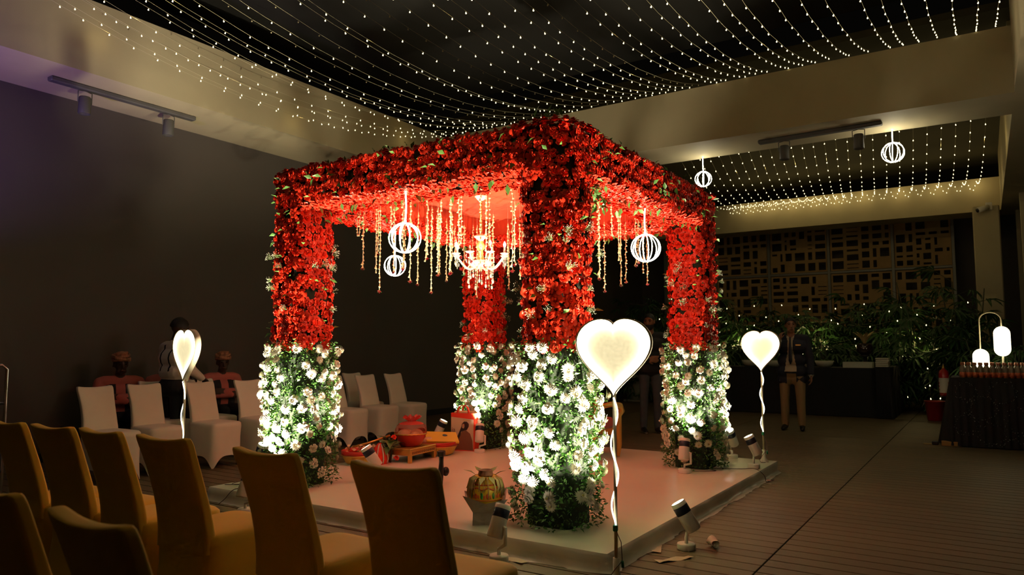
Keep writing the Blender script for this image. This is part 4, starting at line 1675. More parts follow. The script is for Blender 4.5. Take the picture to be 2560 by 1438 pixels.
# --- three seated people with folded arms and turbans
SEAT = [('seated person in turban and pink shirt left of the waiter, arms folded', 4.67, 8.62, -.10),
        ('seated person in turban and pink shirt half hidden behind the waiter', 5.27, 8.62, .05),
        ('seated person in turban and pink shirt between waiter and flower pillar', 6.02, 8.62, .10)]
for k, (lb, x, y, rz) in enumerate(SEAT):
    hb, he, hw, hR = head_parts((0, .03, 1.10), yaw=.15 - .2 * k, pitch=-.12, s=.98)
    bones = list(hb)
    for sx in (-1, 1):
        q = sx * .10
        bones += [((q, 0, .50), .085, (q * 1.4, .40, .50), .070, 'trouser'), ((q * 1.4, .40, .50), .066, (q * 1.3, .40, .10), .052, 'trouser'),
                  ((q * 1.3, .37, .045), .042, (q * 1.5, .52, .034), .034, 'shoe')]
    bones += [((0, .0, .93), .056, (0, .02, 1.03), .05, 'skin'), ((-.16, 0, .91), .070, (.16, 0, .91), .070, 'shirt'), ((-.095, 0, .78), .118, (.095, 0, .78), .118, 'vest'),
              ((-.085, 0, .62), .115, (.085, 0, .62), .115, 'vest'), ((-.08, 0, .52), .112, (.08, 0, .52), .112, 'trouser'),
              ((-.205, 0, .90), .064, (-.255, .06, .70), .056, 'shirt'), ((-.255, .06, .70), .054, (.02, .185, .735), .042, 'shirt'),
              ((.205, 0, .90), .064, (.255, .06, .69), .056, 'shirt'), ((.255, .06, .69), .054, (-.03, .20, .69), .042, 'shirt')]
    bones += hand((.03, .185, .737), (1, -.05, .1), (0, -1, 0), .3, 1)
    bones += hand((-.04, .20, .69), (-1, -.05, .1), (0, -1, 0), .3, -1)
    regions = {'trouser': 'black_trouser', 'shoe': 'shoe', 'skin': 'skin_deep', 'shirt': 'pink_shirt', 'vest': 'black_trouser', 'hand': 'skin_deep'}
    p = person(lb, (x, y - .12, 0), PI - .25 + rz, bones, he, regions, lambda c, r: 'shirt' if r == 'vest' and abs(c[0]) < .05 and c[1] > .05 else None, .011)
    p['group'] = 'seated people in turbans'
    face_bits(p, hw, hR)
    mb = MB()
    for q in range(5):
        zz = .055 + q * .020
        rr_ = (.092, .097, .096, .086, .060)[q]
        mb.add(tube([hw(rr_ * .92 * math.cos(a), -.006 + rr_ * 1.08 * math.sin(a), zz + .016 * math.sin(a + q * 1.3)) for a in np.linspace(0, 2 * PI, 22)[:-1]], .0165, 8, False, True))
    mb.add(ball(hw(0, -.005, .115), (.075, .085, .050), 14, 8))
    mb.build('turban', 'turban', p)
be = thing('black_bench', 'long black bench under the three seated people by the wall', 'bench', (5.3, 8.62, 0))
put('seat_board', fast_mesh('seat_board', *box(-1.1, 1.1, -.18, .22, .37, .415, .006), smooth=False), 'black', be)
for sx in (-1, 1):
    put('leg', fast_mesh('leg', *box(sx * 1.0 - .03, sx * 1.0 + .03, -.16, .20, 0, .37, .004), smooth=False), 'black', be)

# ------------------------------------------------------------------ things on the stage
# painted ritual pot on a grey paper stand
ps = thing('paper_stand', 'grey folded paper stand holding the painted pot on the stage', 'stand', (4.12, 2.89, SZ), .6)
V = []
for k, (h, z) in enumerate([(.085, 0), (.083, .085), (.150, .175)]):
    for a in range(4):
        sx, sy = ((-1, -1), (1, -1), (1, 1), (-1, 1))[a]
        V.append((sx * h, sy * h, z + (.035 * (1 if a % 2 else .3) if k == 2 else 0)))
        sx2, sy2 = ((0, -1), (1, 0), (0, 1), (-1, 0))[a]
        V.append((sx2 * h * .9, sy2 * h * .9, z - (.022 if k == 2 else 0)))
F = [(k * 8 + a, k * 8 + (a + 1) % 8, (k + 1) * 8 + (a + 1) % 8, (k + 1) * 8 + a) for k in range(2) for a in range(8)]
put('folded_paper', fast_mesh('folded_paper', V, F, False), 'foil', ps)
put('stick', fast_mesh('stick', *tube([(.09, -.04, .145), (.19, -.10, .155)], .014, 8)), 'straw', ps)
pot = thing('painted_pot', 'yellow painted ritual pot with straw fringe and leaves on paper stand', 'pot', (4.12, 2.89, SZ + .090), VIEW)
prof = [(0, 0), (.055, .002), (.09, .025), (.112, .065), (.116, .10), (.108, .135), (.085, .165), (.066, .185), (.062, .20), (.075, .212), (.078, .222), (.06, .224), (.05, .215)]
put('body', fast_mesh('body', *lathe(prof, 36)), 'turmeric', pot)


def on_pot(a, z, off=.0015):
    for (r0, z0), (r1, z1) in zip(prof[:-1], prof[1:]):
        if z0 <= z <= z1 and z1 > z0:
            r = r0 + (r1 - r0) * (z - z0) / (z1 - z0)
            break
    else:
        r = .1
    r += off
    return (r * math.sin(a), -r * math.cos(a), z)


for zc, m_, wv in ((.078, 'orange_paint', .0), (.150, 'orange_paint', .006), (.172, 'orange_paint', .0)):
    pth = [on_pot(2 * PI * q / 48, zc + wv * math.sin(q * PI / 3)) for q in range(48)]
    put('painted_line', fast_mesh('painted_line', *tube(pth, .003 if zc < .1 else .006, 5, False, True)), m_, pot)
for q in range(9):
    a = 2 * PI * q / 9 + .15
    mb = MB()
    for (da, dz, w_, h_) in ((0, 0, .022, .036), (-.17, -.004, .012, .026), (.17, -.004, .012, .026)):
        c0 = on_pot(a + da, .106 + dz)
        mb.add(ball((0, 0, 0), (w_ * .5, .003, h_ * .5), 8, 6), xf(c0, Matrix.Rotation(a + da, 3, 'Z')))
    mb.build('painted_petal', 'orange_paint', pot)
    c0 = on_pot(a + .36, .108)
    MB().add(ball((0, 0, 0), (.009, .003, .022), 8, 6), xf(c0, Matrix.Rotation(a + .36, 3, 'Z'))).build('painted_leaf', 'green_paint', pot)
    pth = [on_pot(a + .3 + .16 * math.cos(u) * (1 - u / 9), .048 + .018 * math.sin(u) * (1 - u / 9)) for u in np.linspace(0, 7, 18)]
    put('painted_scroll', fast_mesh('painted_scroll', *tube(pth, .0025, 4)), 'green_paint', pot)
ml = []
mb = MB()
for q in range(260):
    a = random.uniform(0, 2 * PI)
    if abs((a + PI) % (2 * PI) - PI) < .75 and random.random() < .88:
        continue
    L = random.uniform(.07, .13)
    r0 = .075
    mb.add(tube([(r0 * math.sin(a), -r0 * math.cos(a), .225), ((r0 + .035) * math.sin(a), -(r0 + .035) * math.cos(a), .205),
                 ((r0 + .048) * math.sin(a + .04), -(r0 + .048) * math.cos(a + .04), .16), ((r0 + .046 + random.uniform(-.008, .01)) * math.sin(a + random.uniform(-.1, .1)), -(r0 + .046) * math.cos(a), .215 - L)], .0026, 3))
mb.build('straw_fringe', 'straw', pot, kind='stuff')
mb = MB()
for a in (-1.45, 1.25, -.2, .45, 2.6, 3.7):
    d = Vector((math.sin(a), -math.cos(a), .55 if abs(a) > 1 else -.35))
    mb.add(leafVF(.10, .042, .006, .01), xf((.06 * math.sin(a), -.06 * math.cos(a), .228), d.to_track_quat('X', 'Z').to_matrix()))
mb.build('leaf', 'leaf_dry', pot)
put('lid', fast_mesh('lid', *lathe([(0, .225), (.05, .226), (.052, .232), (.046, .258), (.050, .262), (.044, .264), (.04, .25), (0, .25)], 20)), 'print_brown', pot)

# low gilt stool with the red bowl
stl = thing('low_stool', 'low gilt stool with fretwork edge under the red bowl', 'stool', (5.98, 5.16, SZ), .10)
put('top', fast_mesh('top', *box(-.24, .24, -.16, .16, .125, .145, .004), smooth=False), 'gold', stl)
for sx in (-1, 1):
    for sy in (-1, 1):
        put('leg', fast_mesh('leg', *box(sx * .22 - .018, sx * .22 + .018, sy * .14 - .018, sy * .14 + .018, 0, .125, .003), smooth=False), 'gold', stl)
for sy in (-1, 1):
    a_ = put('apron', fast_mesh('apron', *box(-.21, .21, sy * .15 - .008, sy * .15 + .008, .075, .125, .002), smooth=False), 'gold', stl)
    mb = MB()
    for q in range(12):
        mb.add(tube([(-.195 + q * .0355 + .011 * math.cos(u), sy * .160, .10 + .011 * math.sin(u)) for u in np.linspace(0, 2 * PI, 9)[:-1]], .0028, 4, False, True))
    mb.build('fret_rings', 'print_brown', a_)
for sx in (-1, 1):
    a_ = put('apron', fast_mesh('apron', *box(sx * .23 - .008, sx * .23 + .008, -.14, .14, .075, .125, .002), smooth=False), 'gold', stl)
bw = thing('red_bowl', 'round red bowl with gold braided rim standing on the stool', 'bowl', (5.97, 5.16, SZ + .145))
put('shell', fast_mesh('shell', *lathe([(0, .0), (.105, 0), (.115, .01), (.165, .12), (.170, .13), (.160, .13), (.11, .015), (0, .012)], 30)), 'red_plastic', bw)
put('rim_braid', fast_mesh('rim_braid', *tube([((.168 + .003 * (q % 2)) * math.cos(2 * PI * q / 48), .168 * math.sin(2 * PI * q / 48), .130 + .003 * (q % 2)) for q in range(48)], .007, 6, False, True)), 'gold', bw)
for q, (x, y, r) in enumerate([(-.07, .03, .075), (.06, -.03, .07), (.04, .08, .06), (-.03, -.08, .055)]):
    put('coconut', fast_mesh('coconut', *ball((x, y, .115), (r, r, r * .85), 16, 10)), 'coconut', bw)
V = []
for j in range(13):
    f = j / 12
    for i in range(40):
        a = 2 * PI * i / 40
        if f < .7:
            r = .163 * (1 - (f / .7) ** 2.2) + .03 * (f / .7)
            z = .130 + .125 * math.sin(f / .7 * PI / 2)
        else:
            g_ = (f - .7) / .3
            r = .03 + .055 * g_ * (1 + .4 * math.sin(i * 1.9))
            z = .255 + .05 * g_ + .02 * math.sin(i * 1.3) * g_
        r *= 1 + .05 * math.sin(i * 2.7 + j)
        V.append((r * math.cos(a) + .02 * f, r * math.sin(a), z))
for nm_, j0, j1, m_ in (('sheer_net', 0, 5, 'net_sheer'), ('net_gather', 5, 12, 'net')):
    put(nm_, fast_mesh(nm_, V, [(j * 40 + i, j * 40 + (i + 1) % 40, (j + 1) * 40 + (i + 1) % 40, (j + 1) * 40 + i) for j in range(j0, j1) for i in range(40)]), m_, bw)


def ribbed_basket(label, loc, R, H, rz=0.0):
    t = thing('ribbed_basket', label, 'basket', loc, rz, 'ribbed offering baskets')
    V = []
    n = 60
    for r, z in [(.0, .0), (R * .66, 0), (R * .8, .02), (R * .95, H * .55), (R, H * .70)]:
        for i in range(n):
            a = 2 * PI * i / n
            q = 1 + (.03 * math.cos(a * 12) if r > 0 else 0)
            V.append((r * q * math.cos(a), r * q * math.sin(a), z))
    put('ribbed_shell', fast_mesh('ribbed_shell', V, [(j * n + i, j * n + (i + 1) % n, (j + 1) * n + (i + 1) % n, (j + 1) * n + i) for j in range(4) for i in range(n)]), 'yellow_weave', t)
    put('red_rim', fast_mesh('red_rim', *lathe([(R * .98, H * .66), (R * 1.03, H * .68), (R * 1.05, H * .98), (R * 1.02, H), (R * .97, H * .98), (R * .95, H * .7)], 48)), 'red_plastic', t)
    put('rim_beads', fast_mesh('rim_beads', *tube([((R * 1.03 + .004 * (q % 2)) * math.cos(2 * PI * q / 60), R * 1.03 * math.sin(2 * PI * q / 60), H * .66) for q in range(60)], .006, 5, False, True)), 'gold', t)
    return t


bk = ribbed_basket('round yellow ribbed basket topped with a tilted yellow carton', (6.42, 5.16, SZ), .215, .15)
put('bread_roll', fast_mesh('bread_roll', *ball((-.10, .05, .15), (.075, .07, .05), 16, 10)), 'coconut', bk)
put('bread_roll', fast_mesh('bread_roll', *ball((-.02, .12, .15), (.07, .07, .05), 16, 10)), 'coconut', bk)
cb = put('carton', fast_mesh('carton', *box(-.19, .17, -.13, .13, -.012, .012, .003), smooth=False), 'yellow_paper', bk)
cb.location = (.04, -.04, .185)
cb.rotation_euler = (.30, .05, -.75)
fl = put('carton_print', fast_mesh('carton_print', *lathe([(0, .0005), (.03, .0005)], 8)), 'navy_band', cb)
fl.location = (.03, .03, .0125)
b2 = ribbed_basket('yellow ribbed basket with strewn petals beside the flower pillar', (5.50, 5.42, SZ), .19, .14)
mb = MB()
for q in range(60):
    a, r = random.uniform(0, 6.28), .16 * math.sqrt(random.random())
    mb.add(leafVF(.04, .03, .006, .005), xf((r * math.cos(a), r * math.sin(a), .12 + random.uniform(0, .06)), basis((random.uniform(-1, 1), random.uniform(-1, 1), 1), random.uniform(0, 6))))
mb.build('strewn_petals', 'coconut', b2, kind='stuff')
put('handle', fast_mesh('handle', *tube([(-.02, .10, .16), (.10, -.02, .20), (.30, -.12, .26)], .012, 6)), 'gold', b2)
# bundle of leaves and red cloth between baskets
bd = thing('leaf_bundle', 'bundle of betel leaves and red striped cloth leaning by the stool', 'bundle', (5.70, 5.20, SZ))
mb = MB()
for q in range(20):
    a = random.uniform(0, 6.28)
    mb.add(leafVF(.13, .085, .014, .03), xf((.04 * math.cos(a), .04 * math.sin(a), .10 + random.uniform(0, .14)), Vector((math.cos(a), math.sin(a), random.uniform(-.8, .9))).to_track_quat('X', 'Z').to_matrix()))
mb.build('betel_leaf', 'leaf_dry', bd)
put('stalk', fast_mesh('stalk', *tube([(.0, 0, 0), (.02, .0, .12), (0, .02, .25)], .012, 6)), 'cane', bd)
V = []
for j in range(7):
    for i in range(20):
        a = 2 * PI * i / 20
        r = (.075, .085, .08, .07, .055, .035, .012)[j] * (1 + .12 * math.sin(i * 2.5 + j))
        V.append((-.10 + r * math.cos(a), .05 + r * math.sin(a), (0, .04, .08, .12, .16, .19, .21)[j]))
put('striped_cloth', fast_mesh('striped_cloth', V, [(j * 20 + i, j * 20 + (i + 1) % 20, (j + 1) * 20 + (i + 1) % 20, (j + 1) * 20 + i) for j in range(6) for i in range(20)]), 'rose', bd)
for a in range(3):
    put('white_stripe', fast_mesh('white_stripe', *tube([(-.10 + r_ * math.cos(3.6 + a * .7), .05 + r_ * math.sin(3.6 + a * .7), z_) for r_, z_ in ((.080, .01), (.092, .05), (.085, .10), (.06, .16), (.03, .20))], .007, 5)), 'label_white', bd)
for q, (x, y, z_) in enumerate([(.02, -.03, .26), (.03, -.06, .05)]):
    o = put('red_rose', RM[3], None, bd)
    o.matrix_local = xf((x, y, z_), basis((-.6, -.6, .4)), .035)

# red shopping bag
bg = thing('shopping_bag', 'red shopping bag with a printed picture of a woman, by the rear pillar', 'bag', (6.86, 5.10, SZ), math.radians(-76))
# local: front -Y shows print, side +X plain red
w_, d_, h_ = .15, .075, .43
V = []
for k, (sx, z) in enumerate([(1.0, 0), (1.02, .12), (.97, .22), (.98, .32), (1.0, h_)]):
    pinch = .8 if k == 2 else 1.0
    V += [(-w_ * sx, -d_, z), (w_ * sx, -d_, z), (w_ * sx * (1.0), 0 * pinch, z), (w_ * sx, d_, z), (-w_ * sx, d_, z), (-w_ * sx * (.94 if k == 2 else 1), 0, z)]
F = [(k * 6 + a, k * 6 + (a + 1) % 6, (k + 1) * 6 + (a + 1) % 6, (k + 1) * 6 + a) for k in range(4) for a in range(6)] + [(5, 4, 3, 2, 1, 0)]
put('bag_body', fast_mesh('bag_body', V, F, False), 'bag_red', bg)
for sy in (-1, 1):
    pth = [(-.07 + .14 * (1 - math.cos(u)) / 2, sy * d_ * (1 - .2 * math.sin(u)), h_ - .04 + .13 * math.sin(u) ** .6) for u in np.linspace(0.01, PI - .01, 16)]
    V = []
    for x, y, z in pth:
        V += [(x - .012, y, z), (x + .012, y, z), (x + .012, y + .004, z), (x - .012, y + .004, z)]
    mb = MB().add((V, [(q * 4 + a, q * 4 + (a + 1) % 4, (q + 1) * 4 + (a + 1) % 4, (q + 1) * 4 + a) for q in range(15) for a in range(4)]))
    mb.build('strap', 'bag_red', bg)
pr = put('print_panel', fast_mesh('print_panel', [(-.148, -d_ - .002, .01), (.130, -d_ - .002, .01), (.134, -d_ - .002, .36), (-.146, -d_ - .002, .385)], [(0, 1, 2, 3)]), 'bag_print', bg)


def flat(pts, y, m, nm):
    put(nm, fast_mesh(nm, [(x, y, z) for x, z in pts], [tuple(range(len(pts)))], False), m, pr)


flat([(-.146, .011), (.128, .011), (.12, .12), (.09, .20), (.04, .235), (-.01, .22), (-.06, .14), (-.146, .10)], -d_ - .003, 'print_brown', 'printed_dress')
flat([(-.02, .22), (.05, .24), (.075, .28), (.075, .31), (.05, .335), (.015, .335), (-.01, .31), (-.02, .27), (-.06, .18), (-.10, .10), (-.07, .10), (-.03, .17)], -d_ - .0035, 'print_dark', 'printed_hair')
flat([(-.008, .262), (.012, .256), (.022, .275), (.020, .305), (.0, .310), (-.010, .29)], -d_ - .004, 'print_skin', 'printed_face')
td = bpy.data.curves.new('lettering', 'FONT')
td.body = 'ia'
td.size = .075
td.materials.append(MT['print_brown'])
tm = bpy.data.objects.new('lettering_curve', td)
C.objects.link(tm)
tme = bpy.data.meshes.new_from_object(tm.evaluated_get(bpy.context.evaluated_depsgraph_get()))
bpy.data.objects.remove(tm)
to = put('lettering', tme, None, pr)
to.location = (-.140, -d_ - .004, .215)
to.rotation_euler = (PI / 2, 0, 0)
put('gold_heading', fast_mesh('gold_heading', [(.0, -d_ - .0035, .350), (.10, -d_ - .0035, .342), (.10, -d_ - .0035, .348), (.0, -d_ - .0035, .356)], [(0, 1, 2, 3)]), 'gold', pr)
put('paper_inside', fast_mesh('paper_inside', *box(-.12, .12, -.05, .05, .36, .45, .01), smooth=False), 'coconut', bg)

# throne seen behind the near pillar: gilt frame, red upholstery
th = thing('gilt_throne', 'ornate gilt armchair with red velvet, mostly behind the near pillar', 'chair', (7.15, 3.72, SZ), math.radians(180))
put('seat', fast_mesh('seat', *box(-.26, .26, -.28, .26, .30, .42, .03), smooth=False), 'red_velvet', th)
V = []
out = []
for a in np.linspace(0, PI, 21):
    out.append((.27 * math.cos(a), .55 + .22 * math.sin(a)))
out = [(.27, .38)] + out + [(-.27, .38)]
V = [(.24, x, z) for x, z in out] + [(.30, x, z) for x, z in out]
n = len(out)
put('back_pad', fast_mesh('back_pad', V, [tuple(range(n)), tuple(range(2 * n - 1, n - 1, -1))] + [(i, (i + 1) % n, n + (i + 1) % n, n + i) for i in range(n)], False), 'red_velvet', th)
pth = [(.27, x * 1.08, .36 + (z - .36) * 1.04) for x, z in out]
fr = MB().add(tube(pth, [.028 + .008 * math.sin(i * 2.2) for i in range(n)], 8))
for i in range(0, n, 2):
    x, y, z = pth[i]
    fr.add(ball((x, y * 1.05, z + .012), (.03, .032, .036), 8, 6))
fr.build('carved_frame', 'gold', th)
for sy in (-1, 1):
    pp = [(.22, sy * .30, .56), (.0, sy * .34, .58), (-.22, sy * .34, .55), (-.28, sy * .33, .49), (-.24, sy * .32, .44), (-.25, sy * .31, .30), (-.28, sy * .30, .12), (-.24, sy * .30, .0)]
    put('arm', fast_mesh('arm', *tube(pp, [.025, .03, .035, .042, .03, .035, .03, .024], 8)), 'gold', th)
    put('leg', fast_mesh('leg', *tube([(.25, sy * .27, .36), (.28, sy * .28, .15), (.25, sy * .28, .0)], [.03, .035, .024], 8)), 'gold', th)
put('front_rail', fast_mesh('front_rail', *box(-.30, -.26, -.28, .28, .22, .32, .01), smooth=False), 'gold', th)

# small black gadget
gd = thing('black_gadget', 'small black plastic gadget standing on the white stage', 'gadget', (5.05, 4.02, SZ), .4)
put('grip', fast_mesh('grip', *tube([(0, 0, 0), (.01, 0, .10), (.02, 0, .19), (.015, .0, .27)], [.02, .026, .020, .024], 8)), 'black', gd)
put('knob', fast_mesh('knob', *ball((.06, -.03, .10), (.045, .03, .04), 12, 8)), 'black', gd)
put('clamp', fast_mesh('clamp', *box(-.02, .05, -.03, .03, .235, .285, .006), smooth=False), 'black', gd)


def cable(label, pts, r=.003, m='cable'):
    P0 = Vector(pts[0])
    # smooth path
    q = []
    for i in range(len(pts) - 1):
        a = [Vector(pts[max(i - 1, 0)]), Vector(pts[i]), Vector(pts[i + 1]), Vector(pts[min(i + 2, len(pts) - 1)])]
        for t in np.linspace(0, 1, 7)[:-1]:
            q.append(.5 * ((2 * a[1]) + (a[2] - a[0]) * t + (2 * a[0] - 5 * a[1] + 4 * a[2] - a[3]) * t * t + (3 * a[1] - a[0] - 3 * a[2] + a[3]) * t ** 3) - P0)
    q.append(Vector(pts[-1]) - P0)
    o = put('power_cable', fast_mesh('power_cable', *tube(q, r, 5)), m, None, P0)
    return tag(o, label, 'cable')


z = SZ + .006
cable('dark cable running from the stage spot lamp to the stage edge', [(6.86, 2.40, z), (7.0, 2.22, z), (7.1, 2.30, z), (7.25, 2.05, z), (7.32, 1.93, z), (7.33, 1.85, .07), (7.34, 1.83, .006), (7.5, 1.80, .006)])
cable('thin dark cable with connectors beside the pillar behind the gold chairs', [(4.70, 4.55, z), (4.6, 4.45, z), (4.75, 4.30, z), (4.62, 4.15, z), (4.7, 4.0, z)])
cable('tangle of reddish cable at the far left stage corner', [(4.0, 5.55, z), (4.1, 5.40, z), (4.0, 5.32, z), (4.12, 5.25, z + .01), (4.0, 5.45, z + .012), (4.18, 5.5, z + .01), (4.05, 5.2, z), (3.92, 5.3, z), (3.86, 5.35, .05), (3.84, 5.4, .006)])
# things lying on the deck
cu = thing('paper_cup', 'crumpled white paper cup lying on the deck boards', 'cup', (4.80, 1.545, .033), .6)
V = []
for j, (r, x) in enumerate([(.024, -.045), (.027, -.01), (.032, .035), (.034, .045)]):
    for i in range(16):
        a = 2 * PI * i / 16
        q = r * (1 + .10 * math.sin(a * 3 + j))
        V.append((x, q * math.cos(a), q * math.sin(a) * .95))
put('cup_wall', fast_mesh('cup_wall', V, [(j * 16 + i, j * 16 + (i + 1) % 16, (j + 1) * 16 + (i + 1) % 16, (j + 1) * 16 + i) for j in range(3) for i in range(16)] + [tuple(range(16))]), 'paper', cu)
for k, (x, y, a, L) in enumerate([(7.42, 1.80, .4, .09), (7.28, 1.76, 1.4, .06), (7.1, 1.79, 2.2, .05)]):
    lb = ['pink paper scrap lying by the stage edge near the small heart lamp', 'small pale scrap beside the pink paper on the deck', 'smallest pale scrap under the stage edge'][k]
    o = put('paper_scrap', fast_mesh('paper_scrap', [(0, 0, .003), (L, .01, .006), (L * .9, L * .6, .012), (L * .1, L * .5, .004)], [(0, 1, 2, 3)]), ['petal_litter', 'paper', 'paper'][k], None, (x, y, .001), a)
    tag(o, lb, 'scrap', 'scraps on the deck')

# ------------------------------------------------------------------ track lights, camera, rack
def track(label, p0, p1, heads, cat='track light'):
    a, b = Vector(p0), Vector(p1)
    d = (b - a).normalized()
    L = (b - a).length
    ang = math.atan2(d.y, d.x)
    t = thing('track_light', label, cat, a, ang, 'ceiling track lights')
    put('rail', fast_mesh('rail', *box(0, L, -.05, .05, -.055, 0, .012), smooth=False), 'track', t)
    for s in heads:
        x = L * s
        h = put('lamp_head', fast_mesh('lamp_head', *lathe([(0, -.13), (.055, -.13), (.062, -.14), (.066, -.32), (.060, -.33), (.05, -.31), (0, -.30)], 20)), 'track', t, (x, 0, 0))
        put('yoke', fast_mesh('yoke', *tube([(-.075, 0, -.20), (-.075, 0, -.075), (0, 0, -.06), (.075, 0, -.075), (.075, 0, -.20)], .006, 6)), 'track', h)
    return t


track('track light with two unlit heads under the beam by the dark wall', (3.72, 8.45, 4.27), (5.45, 8.43, 4.27), (.22, .80))
track('track light with two unlit heads under the plaster beam beside a globe', (10.52, 2.60, 4.27), (10.46, 1.0, 4.27), (.22, .82))
cc = thing('security_camera', 'small white security camera on the far column', 'camera', (17.98, -.20, 4.25), 0)
put('mount', fast_mesh('mount', *box(-.03, .02, -.06, .06, -.08, .08, .008), smooth=False), 'white_paint', cc)
put('arm', fast_mesh('arm', *tube([(-.02, 0, 0), (-.09, .03, -.01), (-.12, .06, -.03)], .018, 8)), 'white_paint', cc)
put('housing', fast_mesh('housing', *tube([(-.08, .02, -.03), (-.20, .20, -.10)], .055, 12)), 'white_paint', cc)
put('lens_face', fast_mesh('lens_face', *tube([(-.195, .195, -.097), (-.205, .21, -.104)], .045, 12)), 'black', cc)
rk = thing('chrome_rack', 'chrome tube rack at the left edge before the dark wall', 'rack', (2.40, 6.55, 0), .1)
for yy in (-.05, .30):
    put('hoop', fast_mesh('hoop', *tube([(-.35, yy, .0), (-.35, yy, 1.10), (-.32, yy, 1.16), (.24, yy, 1.165), (.28, yy, 1.13), (.285, yy, .0)], .013, 10)), 'chrome', rk)
for z_ in (.86, .33):
    put('cross_bar', fast_mesh('cross_bar', *tube([(-.35, -.05, z_), (.285, -.05, z_)], .008, 8)), 'chrome', rk)
    put('cross_bar', fast_mesh('cross_bar', *tube([(.285, -.05, z_), (.285, .30, z_)], .008, 8)), 'chrome', rk)

# ------------------------------------------------------------------ rear: palm hedge, buffet, drinks table
def fan_leaf(r, L=.32):
    mb = MB()
    k = r.randrange(6, 9)
    for i in range(k):
        a = (i / (k - 1) - .5) * 2.5 + r.uniform(-.1, .1)
        l = L * (1 - .25 * abs(a) / 1.3) * r.uniform(.85, 1.1)
        ca, sa = math.cos(a), math.sin(a)
        w = .022
        P = [(0, 0, 0), (l * .45, w, .02), (l * .45, -w, .02), (l * .8, w * .8, -.03), (l * .8, -w * .8, -.03), (l, 0, -.09), (l * .45, 0, .008), (l * .8, 0, -.04)]
        mb.add(([(x * ca - y * sa, x * sa + y * ca, z) for x, y, z in P], [(0, 2, 6), (0, 6, 1), (2, 4, 7, 6), (6, 7, 3, 1), (4, 5, 7), (7, 5, 3)]))
    return np.concatenate(mb.v), mb.f


FAN = [fan_leaf(random.Random(k)) for k in range(4)]


def palm(seed, H, n=46):
    r = random.Random(seed)
    t = thing('bamboo_palm', '', 'plant')
    mb = MB()
    ml = []
    for c in range(7):
        a = r.uniform(0, 6.28)
        bx, by = .14 * math.cos(a), .14 * math.sin(a)
        tx, ty = bx * 2.6 + r.uniform(-.15, .15), by * 2.6 + r.uniform(-.15, .15)
        hh = H * r.uniform(.6, 1.0)
        mb.add(tube([(bx, by, 0), ((bx + tx) / 2, (by + ty) / 2, hh * .55), (tx, ty, hh)], [.014, .012, .008], 5))
        for q in range(n // 7 + 4):
            f = r.uniform(.12, 1.0)
            px, py, pz = bx + (tx - bx) * f, by + (ty - by) * f, hh * f
            az = r.uniform(0, 6.28)
            L = r.uniform(.12, .30)
            up = r.uniform(-.2, .9)
            e = Vector((px + L * math.cos(az), py + L * math.sin(az), pz + L * up))
            mb.add(tube([(px, py, pz), tuple(e)], .004, 3, False))
            d = Vector((math.cos(az), math.sin(az), r.uniform(-.8, .35)))
            ml.append((r.randrange(4), xf(e, d.to_track_quat('X', 'Z').to_matrix() @ Matrix.Rotation(r.uniform(-.5, .5), 3, 'X'), r.uniform(.75, 1.25))))
    mb.build('canes', 'cane', t)
    stuff_mesh('fronds', FAN, ml, 'palm', t, smooth=False)
    return t


PALMS = [palm(k, H, n) for k, (H, n) in enumerate([(2.35, 100), (2.15, 90), (2.55, 100), (1.7, 80)])]
ppos = []
for k in range(13):
    ppos.append((17.3 + .5 * (k % 2), 0.95 + k * .59, k % 3, 1.0 if k > 1 else 1.15))
for k in range(7):
    ppos.append((16.7 + .3 * (k % 2), .55 + k * 1.05, 3, 1.0))
ppos += [(16.75, 7.15, 1, .95), (16.5, .25, 2, 1.15), (14.6, -.15, 3, .95), (13.2, -.22, 3, .85)]
pu = set()
for k, (x, y, v, s) in enumerate(ppos):
    base = PALMS[v]
    back = k < 13
    if k < 13:
        lb = 'dark bamboo palm of the rear hedge, %s counting from the glazed side' % ORD[k]
    elif k < 20:
        lb = 'low bamboo palm in front of the hedge, %s counting from the glazed side' % ORD[k - 13]
    else:
        lb = ['bamboo palm growing from the pale round planter behind the bearded man', 'tallest bamboo palm beside the far column',
              'low bamboo palm behind the capsule table lamp', 'small bamboo palm at the glazed side nearest the drinks table'][k - 20]
    zb = .52 if k == 20 else 0
    if v not in pu:
        pu.add(v)
        base.location = (x, y, zb)
        base.scale = (s, s, s)
        base['label'] = lb
        base['group'] = 'palms of the hedge'
    else:
        dup(base, (x, y, zb), random.uniform(0, 6), lb, 'palms of the hedge', (s, s, s))
pp_ = thing('round_planter', 'pale round planter behind the bearded man', 'planter', (16.75, 7.15, 0))
put('pot', fast_mesh('pot', *lathe([(0, 0), (.24, 0), (.30, .08), (.36, .40), (.36, .62), (.33, .66), (.31, .62), (.30, .55), (0, .54)], 28)), 'pale_pot', pp_)
put('soil', fast_mesh('soil', *lathe([(.30, .55), (.15, .57), (0, .575)], 20)), 'core', pp_)
put('plinth', fast_mesh('plinth', *box(-.3, .3, -.3, .3, 0, .05, .01), smooth=False), 'pale_pot', pp_)

